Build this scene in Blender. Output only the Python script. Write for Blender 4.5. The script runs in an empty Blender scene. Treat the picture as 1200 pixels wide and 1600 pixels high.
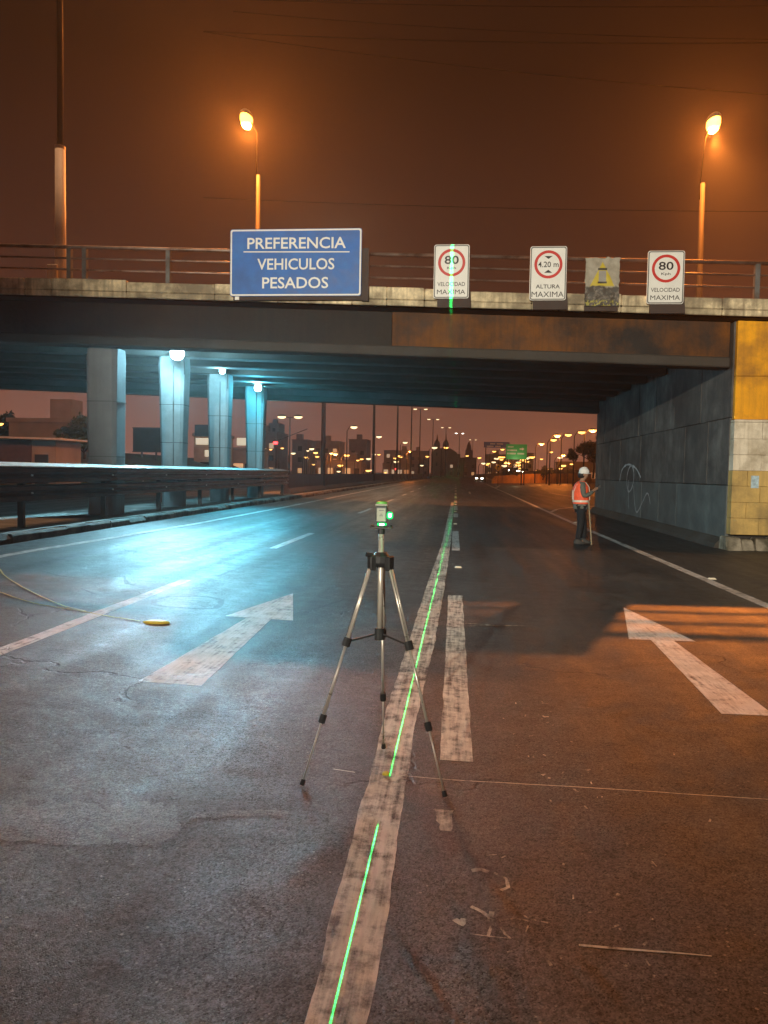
import bpy, bmesh, math, random
from mathutils import Vector, Matrix, noise
random.seed(7)
R = math.radians
scene = bpy.context.scene
C = scene.collection

# ------------------------------------------------------------------ camera
cam_d = bpy.data.cameras.new('camera'); cam = bpy.data.objects.new('camera', cam_d); C.objects.link(cam)
cam_d.sensor_fit = 'AUTO'; cam_d.sensor_width = 36.0; cam_d.lens = 27.0
cam_d.clip_start = 0.05; cam_d.clip_end = 6000
def aim_camera(yaw, pitch, roll, loc):
    y, p, r = R(yaw), R(pitch), R(roll)
    f = Vector((-math.sin(y)*math.cos(p), math.cos(y)*math.cos(p), -math.sin(p)))
    rt = Vector((math.cos(y), math.sin(y), 0)); up = rt.cross(f)
    rt2 = rt*math.cos(r) + up*math.sin(r); up2 = up*math.cos(r) - rt*math.sin(r)
    m = Matrix((rt2, up2, -f)).transposed().to_4x4(); m.translation = loc
    cam.matrix_world = m
aim_camera(5.275, 2.955, 1.0, (0, 0, 1.62))
scene.camera = cam

# ------------------------------------------------------------------ world: light-polluted night sky
world = bpy.data.worlds.new('World'); scene.world = world; world.use_nodes = True
wn = world.node_tree; wn.nodes.clear()
wo = wn.nodes.new('ShaderNodeOutputWorld'); wb = wn.nodes.new('ShaderNodeBackground')
wt = wn.nodes.new('ShaderNodeTexCoord'); ws = wn.nodes.new('ShaderNodeSeparateXYZ'); wr = wn.nodes.new('ShaderNodeValToRGB')
wnz = wn.nodes.new('ShaderNodeTexNoise'); wnz.inputs['Scale'].default_value = 2.2; wnz.inputs['Detail'].default_value = 5
wmx = wn.nodes.new('ShaderNodeMix'); wmx.data_type = 'RGBA'; wmx.blend_type = 'MULTIPLY'; wmx.inputs[0].default_value = 0.5
wmr = wn.nodes.new('ShaderNodeMapRange'); wmr.inputs[1].default_value = 0.3; wmr.inputs[2].default_value = 0.7; wmr.inputs[3].default_value = 0.72; wmr.inputs[4].default_value = 1.25
wn.links.new(wt.outputs['Generated'], ws.inputs[0]); wn.links.new(ws.outputs['Z'], wr.inputs[0])
wn.links.new(wt.outputs['Generated'], wnz.inputs['Vector']); wn.links.new(wnz.outputs['Fac'], wmr.inputs[0])
wn.links.new(wr.outputs[0], wmx.inputs[6]); wn.links.new(wmr.outputs[0], wmx.inputs[7])
wn.links.new(wmx.outputs[2], wb.inputs[0]); wn.links.new(wb.outputs[0], wo.inputs[0])
cr = wr.color_ramp
cr.elements[0].position = 0.0; cr.elements[0].color = (0.32, 0.120, 0.072, 1)
cr.elements[1].position = 1.0; cr.elements[1].color = (0.010, 0.0034, 0.0015, 1)
for pos, col in ((0.10, (0.205, 0.080, 0.050, 1)), (0.22, (0.066, 0.022, 0.012, 1)), (0.45, (0.018, 0.0055, 0.0022, 1))):
    e = cr.elements.new(pos); e.color = col
wb.inputs[1].default_value = 1.0

scene.view_settings.view_transform = 'Standard'; scene.view_settings.look = 'None'
scene.view_settings.exposure = 0.0; scene.view_settings.gamma = 1.0
scene.cycles.use_denoising = True
scene.cycles.sample_clamp_indirect = 4.0
scene.cycles.max_bounces = 4
scene.cycles.use_adaptive_sampling = True; scene.cycles.adaptive_threshold = 0.02

# light strengths, all carried by lamps of the place (watts)
SODIUM = (1.0, 0.25, 0.032); FLOOD = (0.34, 0.80, 1.0); WARMW = (1.0, 0.72, 0.46)
P_SODIUM_L, P_SODIUM_R, P_MAST, P_FRONT = 10000, 7500, 16500, 38000
P_FLOOD = (4700, 350, 1700); P_SPILL = (680, 360, 430); P_ROW = 800; P_LASER = 1700; FRONTW = (1.0, 0.92, 0.74); MASTW = (1.0, 0.50, 0.23)

# ------------------------------------------------------------------ node helpers
def N(nt, typ, **kw):
    n = nt.nodes.new(typ)
    for k, v in kw.items():
        if k in n.inputs.keys(): n.inputs[k].default_value = v
        else: setattr(n, k, v)
    return n
def L(nt, a, b): nt.links.new(a, b)
def math_n(nt, op, a, b=None, c=None, clamp=False):
    n = nt.nodes.new('ShaderNodeMath'); n.operation = op; n.use_clamp = clamp
    for i, v in enumerate((a, b, c)):
        if v is None: continue
        if isinstance(v, (int, float)): n.inputs[i].default_value = v
        else: nt.links.new(v, n.inputs[i])
    return n.outputs[0]
def mixc(nt, fac, a, b, blend='MIX'):
    n = nt.nodes.new('ShaderNodeMix'); n.data_type = 'RGBA'; n.blend_type = blend
    for sock, v in ((n.inputs[0], fac), (n.inputs[6], a), (n.inputs[7], b)):
        if isinstance(v, (int, float)): sock.default_value = v
        elif isinstance(v, tuple): sock.default_value = (*v, 1) if len(v) == 3 else v
        else: nt.links.new(v, sock)
    return n.outputs[2]
def ramp(nt, v, lo, hi, a=0.0, b=1.0):
    n = nt.nodes.new('ShaderNodeMapRange'); n.clamp = True
    nt.links.new(v, n.inputs[0])
    n.inputs[1].default_value = lo; n.inputs[2].default_value = hi; n.inputs[3].default_value = a; n.inputs[4].default_value = b
    return n.outputs[0]
def coords(nt, scale=(1, 1, 1), obj=False):
    if obj: src = N(nt, 'ShaderNodeTexCoord').outputs['Object']
    else: src = N(nt, 'ShaderNodeNewGeometry').outputs['Position']
    mp = N(nt, 'ShaderNodeMapping'); mp.inputs['Scale'].default_value = scale; L(nt, src, mp.inputs[0])
    return mp.outputs[0]
def noise_n(nt, vec, scale, detail=4, rough=0.55):
    n = N(nt, 'ShaderNodeTexNoise'); n.inputs['Scale'].default_value = scale; n.inputs['Detail'].default_value = detail
    n.inputs['Roughness'].default_value = rough; L(nt, vec, n.inputs['Vector']); return n.outputs['Fac']
def new_mat(name):
    m = bpy.data.materials.new(name); m.use_nodes = True; nt = m.node_tree
    return m, nt, nt.nodes['Principled BSDF']

MATS = {}
def M(name, col=None, rough=0.7, var=0.3, vs=3.0, bump=0.15, bs=40.0, metal=0.0, dirt=None, dirt_amt=0.5, streak=0.0, emit=None, es=1.0, spec=0.4, obj=False):
    """plain procedural surface: base colour, blotches, grime, vertical streaks and fine relief"""
    if name in MATS: return MATS[name]
    m, nt, p = new_mat(name); MATS[name] = m
    v = coords(nt, obj=obj)
    f = noise_n(nt, v, vs, 6, 0.6)
    k = ramp(nt, f, 0.3, 0.7, 1-var, 1+var)
    cn = N(nt, 'ShaderNodeVectorMath', operation='SCALE'); cn.inputs[0].default_value = col; L(nt, k, cn.inputs['Scale'])
    c = cn.outputs[0]
    oi = N(nt, 'ShaderNodeObjectInfo'); r = ramp(nt, oi.outputs['Random'], 0, 1, 1-var*0.5, 1+var*0.5)
    sc2 = N(nt, 'ShaderNodeVectorMath', operation='SCALE'); L(nt, c, sc2.inputs[0]); L(nt, r, sc2.inputs['Scale']); c = sc2.outputs[0]
    if dirt:
        g = ramp(nt, noise_n(nt, v, vs*0.45, 8, 0.65), 0.62-dirt_amt*0.35, 0.75-dirt_amt*0.2)
        c = mixc(nt, g, c, dirt)
    if streak:
        sv = coords(nt, (5, 5, 0.35), obj)
        g = ramp(nt, noise_n(nt, sv, 1.6, 5, 0.6), 0.46, 0.72, 0, streak)
        c = mixc(nt, g, c, dirt or (col[0]*.3, col[1]*.3, col[2]*.3))
    L(nt, c, p.inputs['Base Color'])
    rr = ramp(nt, f, 0.3, 0.7, max(0.05, rough-0.1), min(1, rough+0.1)); L(nt, rr, p.inputs['Roughness'])
    p.inputs['Metallic'].default_value = metal; p.inputs['Specular IOR Level'].default_value = spec
    if bump:
        b = N(nt, 'ShaderNodeBump'); b.inputs['Strength'].default_value = bump; b.inputs['Distance'].default_value = 0.02
        L(nt, noise_n(nt, v, bs, 5, 0.6), b.inputs['Height']); L(nt, b.outputs[0], p.inputs['Normal'])
    if emit:
        p.inputs['Emission Color'].default_value = (*emit, 1); p.inputs['Emission Strength'].default_value = es
        try: m.cycles.emission_sampling = 'NONE'
        except Exception: pass
    return m

def asphalt_sockets(nt, tint=1.0):
    v = coords(nt); geo = N(nt, 'ShaderNodeNewGeometry')
    big = noise_n(nt, v, 0.35, 5, 0.6); mid = noise_n(nt, v, 5.0, 7, 0.65)
    track = noise_n(nt, coords(nt, (2.2, 0.10, 1)), 1.0, 4, 0.5)
    vo = N(nt, 'ShaderNodeTexVoronoi'); vo.inputs['Scale'].default_value = 165; L(nt, v, vo.inputs['Vector'])
    sep = N(nt, 'ShaderNodeSeparateColor'); L(nt, vo.outputs['Color'], sep.inputs[0])
    val = math_n(nt, 'MULTIPLY', ramp(nt, big, 0.32, 0.68, 0.62, 1.32), ramp(nt, mid, 0.25, 0.75, 0.55, 1.45))
    val = math_n(nt, 'MULTIPLY', val, ramp(nt, track, 0.3, 0.7, 0.78, 1.22))
    val = math_n(nt, 'MULTIPLY', val, ramp(nt, sep.outputs[0], 0, 1, 0.35, 1.65))
    c = N(nt, 'ShaderNodeVectorMath', operation='SCALE'); c.inputs[0].default_value = (0.047*tint, 0.044*tint, 0.041*tint); L(nt, val, c.inputs['Scale'])
    col = c.outputs[0]
    # pale chips of stone
    vo2 = N(nt, 'ShaderNodeTexVoronoi'); vo2.inputs['Scale'].default_value = 38; L(nt, v, vo2.inputs['Vector'])
    sp2 = N(nt, 'ShaderNodeSeparateColor'); L(nt, vo2.outputs['Color'], sp2.inputs[0])
    chip = math_n(nt, 'MULTIPLY', ramp(nt, sp2.outputs[1], 0.80, 0.85), ramp(nt, math_n(nt, 'ADD', vo2.outputs['Distance'], math_n(nt, 'MULTIPLY', noise_n(nt, v, 70, 3), 0.5)), 0.48, 0.40))
    chip = math_n(nt, 'MULTIPLY', chip, ramp(nt, noise_n(nt, v, 1.3, 3), 0.45, 0.6))
    col = mixc(nt, math_n(nt, 'MULTIPLY', chip, 0.6), col, (0.30, 0.27, 0.23))
    # bleached, dusty areas and scuffs drawn out along the lane
    dust = ramp(nt, noise_n(nt, coords(nt, (1.6, 0.5, 1)), 0.9, 8, 0.72), 0.50, 0.72)
    col = mixc(nt, math_n(nt, 'MULTIPLY', dust, 0.40), col, (0.115, 0.103, 0.090))
    scuff = math_n(nt, 'MULTIPLY', ramp(nt, noise_n(nt, coords(nt, (26, 2.2, 1)), 1.0, 6, 0.7), 0.62, 0.72), ramp(nt, noise_n(nt, v, 1.1, 3), 0.48, 0.62))
    col = mixc(nt, math_n(nt, 'MULTIPLY', scuff, 0.45), col, (0.19, 0.17, 0.145))
    grit = ramp(nt, noise_n(nt, v, 55, 4, 0.8), 0.56, 0.72)
    col = mixc(nt, math_n(nt, 'MULTIPLY', grit, 0.35), col, (0.15, 0.135, 0.12))
    # tar stains
    st = ramp(nt, noise_n(nt, coords(nt, (1, 0.45, 1)), 0.8, 6, 0.7), 0.58, 0.75)
    col = mixc(nt, math_n(nt, 'MULTIPLY', st, 0.45), col, (0.02, 0.019, 0.018))
    # cracks
    dv = N(nt, 'ShaderNodeVectorMath', operation='ADD'); L(nt, v, dv.inputs[0])
    nz = N(nt, 'ShaderNodeTexNoise'); nz.inputs['Scale'].default_value = 2.5; nz.inputs['Detail'].default_value = 5; L(nt, v, nz.inputs['Vector'])
    sc = N(nt, 'ShaderNodeVectorMath', operation='SCALE'); sc.inputs['Scale'].default_value = 0.55; L(nt, nz.outputs['Color'], sc.inputs[0]); L(nt, sc.outputs[0], dv.inputs[1])
    ve = N(nt, 'ShaderNodeTexVoronoi', feature='DISTANCE_TO_EDGE'); ve.inputs['Scale'].default_value = 0.42; L(nt, dv.outputs[0], ve.inputs['Vector'])
    crack = math_n(nt, 'MULTIPLY', ramp(nt, ve.outputs['Distance'], 0.007, 0.002), ramp(nt, noise_n(nt, v, 0.45, 3), 0.50, 0.56))
    col = mixc(nt, math_n(nt, 'MULTIPLY', crack, 0.8), col, (0.010, 0.009, 0.009))
    rough = ramp(nt, math_n(nt, 'ADD', math_n(nt, 'MULTIPLY', mid, 0.5), math_n(nt, 'MULTIPLY', track, 0.5)), 0.35, 0.65, 0.36, 0.66)
    h = math_n(nt, 'MULTIPLY', vo.outputs['Distance'], -0.4)
    h = math_n(nt, 'ADD', h, math_n(nt, 'MULTIPLY', noise_n(nt, v, 110, 4, 0.8), 0.8))
    worn = ramp(nt, noise_n(nt, v, 0.8, 6, 0.7), 0.48, 0.62, 0.0, 1.0)
    h2 = math_n(nt, 'MULTIPLY', math_n(nt, 'MULTIPLY', noise_n(nt, coords(nt, (1, 0.6, 1)), 24, 6, 0.9), worn), 2.6)
    h = math_n(nt, 'ADD', h, h2)
    h = math_n(nt, 'SUBTRACT', h, math_n(nt, 'MULTIPLY', crack, 2.0))
    b = N(nt, 'ShaderNodeBump'); b.inputs['Strength'].default_value = 0.42; b.inputs['Distance'].default_value = 0.008; L(nt, h, b.inputs['Height'])
    spk = math_n(nt, 'MULTIPLY', ramp(nt, sep.outputs[1], 0, 1, 0.15, 1.25), ramp(nt, noise_n(nt, v, 38, 5, 0.8), 0.36, 0.66, 0.25, 1.45))
    spk = math_n(nt, 'MULTIPLY', spk, ramp(nt, noise_n(nt, v, 4.0, 6, 0.75), 0.35, 0.65, 0.6, 1.2))
    return col, rough, b.outputs[0], math_n(nt, 'MULTIPLY', spk, 0.62)

def mat_asphalt(name='asphalt', tint=1.0):
    if name in MATS: return MATS[name]
    m, nt, p = new_mat(name); MATS[name] = m
    c, r, nrm, spc = asphalt_sockets(nt, tint)
    L(nt, c, p.inputs['Base Color']); L(nt, r, p.inputs['Roughness']); L(nt, nrm, p.inputs['Normal'])
    L(nt, spc, p.inputs['Specular IOR Level'])
    return m
def mat_paint(name, col, wear=0.5, stain=(0.16, 0.12, 0.08), stain_amt=0.4):
    """road paint worn through to the asphalt"""
    if name in MATS: return MATS[name]
    m, nt, p = new_mat(name); MATS[name] = m
    c, r, nrm, spc = asphalt_sockets(nt); v = coords(nt)
    w1 = noise_n(nt, v, 9, 9, 0.72); w2 = noise_n(nt, coords(nt, (30, 1.4, 1)), 1.0, 5, 0.6); w3 = noise_n(nt, v, 1.4, 3)
    w = math_n(nt, 'ADD', math_n(nt, 'MULTIPLY', w1, 0.5), math_n(nt, 'MULTIPLY', w2, 0.3))
    w = math_n(nt, 'ADD', w, math_n(nt, 'MULTIPLY', w3, 0.2))
    mask = ramp(nt, w, 0.40+wear*0.14-0.07, 0.40+wear*0.14+0.05)
    mask = math_n(nt, 'MULTIPLY', mask, 0.93)
    pc = mixc(nt, math_n(nt, 'MULTIPLY', ramp(nt, noise_n(nt, v, 3.2, 7, 0.7), 0.42, 0.68), stain_amt), col, stain)
    pc = mixc(nt, ramp(nt, noise_n(nt, coords(nt, (40, 4, 1)), 1, 5), 0.45, 0.7, 0, 0.35), pc, (0.12, 0.11, 0.10))
    L(nt, mixc(nt, mask, c, pc), p.inputs['Base Color']); L(nt, math_n(nt, 'ADD', r, math_n(nt, 'MULTIPLY', mask, 0.04)), p.inputs['Roughness']); L(nt, spc, p.inputs['Specular IOR Level']); L(nt, nrm, p.inputs['Normal'])
    return m

def mat_emit(name, col, strength, sample=False):
    if name in MATS: return MATS[name]
    m, nt, p = new_mat(name); MATS[name] = m
    p.inputs['Base Color'].default_value = (0.8, 0.8, 0.8, 1)
    p.inputs['Emission Color'].default_value = (*col, 1); p.inputs['Emission Strength'].default_value = strength
    if not sample:
        try: m.cycles.emission_sampling = 'NONE'
        except Exception: pass
    return m

# ------------------------------------------------------------------ mesh helpers
WPOS = {}
class MB:
    """collects shapes in world (or thing-local) coordinates; build() links them as one mesh object"""
    def __init__(s): s.v = []; s.f = []
    def add(s, vs, fs):
        b = len(s.v); s.v += [tuple(q) for q in vs]; s.f += [tuple(b+i for i in q) for q in fs]; return s
    def hexa(s, p):
        return s.add(p, [(3, 2, 1, 0), (4, 5, 6, 7), (0, 1, 5, 4), (1, 2, 6, 5), (2, 3, 7, 6), (3, 0, 4, 7)])
    def box(s, x0, x1, y0, y1, z0, z1):
        return s.hexa([(x0, y0, z0), (x1, y0, z0), (x1, y1, z0), (x0, y1, z0), (x0, y0, z1), (x1, y0, z1), (x1, y1, z1), (x0, y1, z1)])
    def obox(s, c, d, rz=0.0, rx=0.0, ry=0.0):
        m = Matrix.Translation(c) @ Matrix.Rotation(rz, 4, 'Z') @ Matrix.Rotation(ry, 4, 'Y') @ Matrix.Rotation(rx, 4, 'X')
        x, y, z = d[0]/2, d[1]/2, d[2]/2
        return s.hexa([tuple(m @ Vector(q)) for q in ((-x, -y, -z), (x, -y, -z), (x, y, -z), (-x, y, -z), (-x, -y, z), (x, -y, z), (x, y, z), (-x, y, z))])
    def tube(s, pts, r, n=8, cap=True):
        pts = [Vector(p) for p in pts]; rs = r if isinstance(r, (list, tuple)) else [r]*len(pts)
        rings = []; prev = None
        for i, p in enumerate(pts):
            t = (pts[min(i+1, len(pts)-1)] - pts[max(i-1, 0)]).normalized()
            if prev is None:
                a = Vector((0, 0, 1)) if abs(t.z) < 0.9 else Vector((1, 0, 0)); u = t.cross(a).normalized()
            else:
                u = (prev - t*prev.dot(t)); u = u.normalized() if u.length > 1e-6 else t.orthogonal().normalized()
            prev = u; w = t.cross(u)
            rings.append([p + (u*math.cos(2*math.pi*k/n) + w*math.sin(2*math.pi*k/n))*rs[i] for k in range(n)])
        vs = [q for ring in rings for q in ring]; fs = []
        for i in range(len(rings)-1):
            for k in range(n):
                fs.append((i*n+k, i*n+(k+1) % n, (i+1)*n+(k+1) % n, (i+1)*n+k))
        if cap:
            fs.append(tuple(range(n-1, -1, -1))); fs.append(tuple((len(rings)-1)*n+k for k in range(n)))
        return s.add(vs, fs)
    def loft(s, rings, cap=True):
        n = len(rings[0]); vs = [q for r_ in rings for q in r_]; fs = []
        for i in range(len(rings)-1):
            for k in range(n): fs.append((i*n+k, i*n+(k+1) % n, (i+1)*n+(k+1) % n, (i+1)*n+k))
        if cap: fs.append(tuple(range(n-1, -1, -1))); fs.append(tuple((len(rings)-1)*n+k for k in range(n)))
        return s.add(vs, fs)
    def ell(s, rows, n=16, cap=True):   # rows: (cx, cy, cz, rx, ry)
        return s.loft([[(cx+rx*math.cos(2*math.pi*k/n), cy+ry*math.sin(2*math.pi*k/n), cz) for k in range(n)] for cx, cy, cz, rx, ry in rows], cap)
    def prism(s, poly, axis, a, b):     # poly in the two other axes, extruded along axis
        def P(u, v, w):
            return {'x': (w, u, v), 'y': (u, w, v), 'z': (u, v, w)}[axis]
        n = len(poly)
        return s.add([P(u, v, a) for u, v in poly]+[P(u, v, b) for u, v in poly],
                     [tuple(range(n-1, -1, -1)), tuple(range(n, 2*n))]+[(i, (i+1) % n, n+(i+1) % n, n+i) for i in range(n)])
    def build(s, name, mat, parent=None, at=None, bevel=0.0, smooth=False, recalc=True):
        me = bpy.data.meshes.new(name)
        pw = WPOS.get(parent.name, Vector((0, 0, 0))) if parent else Vector((0, 0, 0))
        org = Vector(at) if at is not None else (pw.copy() if parent else Vector((0, 0, 0)))
        me.from_pydata([tuple(Vector(q)-org) for q in s.v], [], s.f)
        if recalc or bevel:
            bm = bmesh.new(); bm.from_mesh(me)
            bmesh.ops.recalc_face_normals(bm, faces=bm.faces)
            if bevel:
                bmesh.ops.bevel(bm, geom=[e for e in bm.edges if len(e.link_faces) == 2 and e.calc_face_angle(0) > 0.6], offset=bevel, segments=1, affect='EDGES', clamp_overlap=True)
            bm.to_mesh(me); bm.free()
        if smooth:
            me.shade_smooth()
        if mat: me.materials.append(MATS[mat] if isinstance(mat, str) else mat)
        o = bpy.data.objects.new(name, me); C.objects.link(o)
        if parent: o.parent = parent; o.location = org - pw
        else: o.location = org
        WPOS[o.name] = org
        return o
def tag(o, label=None, cat=None, group=None, kind=None):
    if label: o['label'] = label
    if cat: o['category'] = cat
    if group: o['group'] = group
    if kind: o['kind'] = kind
    return o
def thing(name, label, cat, loc, group=None):
    o = bpy.data.objects.new(name, None); C.objects.link(o); o.location = loc; o.empty_display_size = 0.3
    WPOS[o.name] = Vector(loc)
    return tag(o, label, cat, group)
def copy_tree(o, parent=None):
    c = o.copy(); C.objects.link(c); c.parent = parent
    for ch in list(o.children): copy_tree(ch, c)
    return c
def lamp(name, loc, power, col, radius=0.1, parent=None):
    d = bpy.data.lights.new(name, 'POINT'); d.energy = power; d.color = col; d.shadow_soft_size = radius
    o = bpy.data.objects.new(name, d); C.objects.link(o)
    if parent: o.parent = parent; o.location = Vector(loc) - WPOS[parent.name]
    else: o.location = loc
    return o
def spot(name, loc, target, size, blend, power, col, radius, parent):
    d = bpy.data.lights.new(name, 'SPOT'); d.energy = power; d.color = col; d.shadow_soft_size = radius; d.spot_size = R(size); d.spot_blend = blend
    o = bpy.data.objects.new(name, d); C.objects.link(o); o.parent = parent; o.location = Vector(loc) - WPOS[parent.name]
    o.rotation_euler = (Vector(target)-Vector(loc)).to_track_quat('-Z', 'Y').to_euler()
    return o
def text_mb(body, cx, cz, y, w, h, bold=0.0, thick=0.004):
    """lettering in the XZ plane facing -Y, fitted to a width and height"""
    cu = bpy.data.curves.new('t', 'FONT'); cu.body = body; cu.size = 1; cu.offset = bold; cu.resolution_u = 3
    ob = bpy.data.objects.new('t', cu); C.objects.link(ob)
    dg = bpy.context.evaluated_depsgraph_get(); me = bpy.data.meshes.new_from_object(ob.evaluated_get(dg))
    xs = [v.co.x for v in me.vertices]; ys = [v.co.y for v in me.vertices]
    x0, x1, y0, y1 = min(xs), max(xs), min(ys), max(ys)
    mb = MB()
    mb.add([(cx+((v.co.x-x0)/(x1-x0)-0.5)*w, y, cz+((v.co.y-y0)/(y1-y0)-0.5)*h) for v in me.vertices], [tuple(p.vertices) for p in me.polygons])
    bpy.data.objects.remove(ob); bpy.data.curves.remove(cu); bpy.data.meshes.remove(me)
    return mb

# ------------------------------------------------------------------ heights
STEP = [(-2.6, 2.90), (-1.84, 2.95), (-1.46, 3.0), (-1.23, 3.03), (-1.17, 3.13), (-1.20, 3.27), (-1.12, 3.33), (-0.96, 3.36), (-0.80, 3.40), (-0.55, 3.43), (-0.46, 3.40)]
def step_y(x):
    for (xa, ya), (xb, yb) in zip(STEP, STEP[1:]):
        if min(xa, xb) <= x <= max(xa, xb) and xb > xa:
            t = (x-xa)/(xb-xa); return ya+(yb-ya)*t
    return None
def sm(a, b, x):
    t = max(0.0, min(1.0, (x-a)/(b-a))); return t*t*(3-2*t)
def cross(x):
    return 0.0 if x > 0 else -0.03*max(x, -7.85)
def hgt(x, y):
    z = cross(x)
    if y < 60:
        k = 1-sm(30, 60, y)
        z += k*(0.005*noise.noise(Vector((x*0.8, y*0.5, 1.3))) + 0.0022*noise.noise(Vector((x*2.6, y*2.3, 5.1))))
    if 0 < y < 14:
        z += 0.0022*noise.noise(Vector((x*9, y*9, 2.2)))
        if -2.6 < x < -0.44:
            s = step_y(x)
            if s is not None:
                s += 0.03*noise.noise(Vector((x*7, 3.3, 0)))+0.016*noise.noise(Vector((x*22, 1.3, 0)))+0.009*noise.noise(Vector((x*55, 7.3, 0)))
                d = y-s
                amp = 0.002*max(0.15, 0.55+0.9*noise.noise(Vector((x*4.0, 2.0, 8))))*sm(-2.6, -2.0, x)*(1-sm(-0.62, -0.46, x))
                # worn upper course, thin edge drops to the older course
                z -= amp*(1-sm(-0.006, 0.010, d))*sm(-0.9, -0.05, d)
                z += 0.002*math.exp(-((d-0.10)/0.12)**2)*sm(-2.4, -1.9, x)*(1-sm(-0.9, -0.5, x))
        # heaved ridge beside the line
        ax, ay, bx, by = -0.44, 3.38, -0.66, 2.80
        t = max(0, min(1, ((x-ax)*(bx-ax)+(y-ay)*(by-ay))/((bx-ax)**2+(by-ay)**2)))
        dd = math.hypot(x-ax-(bx-ax)*t, y-ay-(by-ay)*t)
        z += 0.015*math.exp(-(dd/0.085)**2)*(1-0.6*t)
    return z

# ------------------------------------------------------------------ the setting
mat_asphalt()
def axis_pts(parts):
    out = []
    for a, b, s in parts:
        n = max(1, round((b-a)/s)); out += [a+(b-a)*i/n for i in range(n)]
    out.append(parts[-1][1]); return out
xs = axis_pts([(-7.85, -3, 0.15), (-3, 2.5, 0.045), (2.5, 8, 0.25), (8, 90, 6)])
ys = axis_pts([(-40, 0.5, 2.5), (0.5, 1.6, 0.1), (1.6, 2.85, 0.03), (2.85, 3.55, 0.0125), (3.55, 6.5, 0.035), (6.5, 14, 0.12), (14, 60, 0.6), (60, 900, 14)])
mb = MB(); nx = len(xs)
mb.v = [(x, y, hgt(x, y)) for y in ys for x in xs]
mb.f = [(j*nx+i, j*nx+i+1, (j+1)*nx+i+1, (j+1)*nx+i) for j in range(len(ys)-1) for i in range(nx-1)]
road = tag(mb.build('road', 'asphalt', smooth=True, recalc=False), kind='structure')

M('earth', (0.05, 0.04, 0.028), 0.95, 0.5, 0.4, 0.4, 8, dirt=(0.03, 0.035, 0.015))
g = MB(); g.add([(-3000, -200, -0.35), (3000, -200, -0.35), (3000, 4000, -0.35), (-3000, 4000, -0.35)], [(0, 1, 2, 3)])
tag(g.build('ground', 'earth'), kind='structure')

mat_asphalt('asphalt_old', 1.15)
g = MB(); yy = axis_pts([(-20, 120, 5), (120, 900, 30)])
n = len(yy)
g.add([(x, y, 0.20) for x in (-10.72, -22.0) for y in yy], [(i, i+1, n+i+1, n+i) for i in range(n-1)])
tag(g.build('opposite_road', 'asphalt_old'), kind='structure')

# grassy bank beyond the opposite road
M('grass_dirt', (0.045, 0.055, 0.018), 0.95, 0.5, 1.2, 0.6, 12, dirt=(0.05, 0.035, 0.02))
g = MB(); bx = [-22.0, -24.0, -27.0, -30.0, -34.0, -60.0]; bz = [0.2, 0.9, 1.9, 2.6, 2.9, 3.0]; by_ = axis_pts([(30, 130, 4)])
g.v = [(x, y, z*sm(34, 52, y)*(1-sm(105, 130, y))+0.2+0.15*noise.noise(Vector((x*0.3, y*0.3, 0)))) for y in by_ for x, z in zip(bx, bz)]
g.f = [(j*6+i, (j+1)*6+i, (j+1)*6+i+1, j*6+i+1) for j in range(len(by_)-1) for i in range(5)]
tag(g.build('grass_bank', 'grass_dirt', smooth=True), kind='structure')

# ---- painted markings (parts of the road), laid 4 mm over the surface
mat_paint('paint_white', (0.62, 0.60, 0.57), 0.42)
mat_paint('paint_worn', (0.70, 0.67, 0.59), 0.60, stain=(0.24, 0.20, 0.15), stain_amt=0.4)
mat_paint('paint_arrow_fresh', (0.76, 0.74, 0.70), 0.24, stain=(0.34, 0.27, 0.2), stain_amt=0.5)
mat_paint('paint_arrow', (0.64, 0.63, 0.61), 0.38, stain=(0.30, 0.24, 0.17), stain_amt=0.55)
mat_paint('chalk', (0.62, 0.58, 0.46), 0.86, stain_amt=0.2)
mat_paint('thread', (0.62, 0.60, 0.48), 0.30, stain_amt=0.1)
def strip(name, pts, width, mat, lift=0.004, jit=0.0, step=0.12):
    """a painted line along a path; widths may vary, edges may be ragged"""
    P_ = [Vector((p[0], p[1])) for p in pts]; W = width if isinstance(width, list) else [width]*len(pts)
    samples = []
    for i in range(len(P_)-1):
        n = max(1, int((P_[i+1]-P_[i]).length/step)); n = min(n, 120)
        for k in range(n): samples.append((P_[i].lerp(P_[i+1], k/n), W[i]+(W[i+1]-W[i])*k/n))
    samples.append((P_[-1], W[-1]))
    m = MB(); cols = 3
    for i, (p, w) in enumerate(samples):
        t = (samples[min(i+1, len(samples)-1)][0]-samples[max(i-1, 0)][0]).normalized(); nn = Vector((t.y, -t.x))
        for k in range(cols):
            s = (k/(cols-1)-0.5)*w
            if k in (0, cols-1): s += jit*(noise.noise(Vector((p.x*3+k*9, p.y*4, 0.7)))*0.8+0.18*noise.noise(Vector((p.x*5+k*9, p.y*13, 2.7)))+0.22*noise.noise(Vector((k*9, p.y*50, 5.7))))
            q = p+nn*s; m.v.append((q.x, q.y, hgt(q.x, q.y)+(min(lift, 0.0014+(lift-0.004)*0.3) if q.y < 7 else lift)))
    for i in range(len(samples)-1):
        for k in range(cols-1): m.f.append((i*cols+k, (i+1)*cols+k, (i+1)*cols+k+1, i*cols+k+1))
    o = m.build(name, mat, road, recalc=False)
    return o
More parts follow.
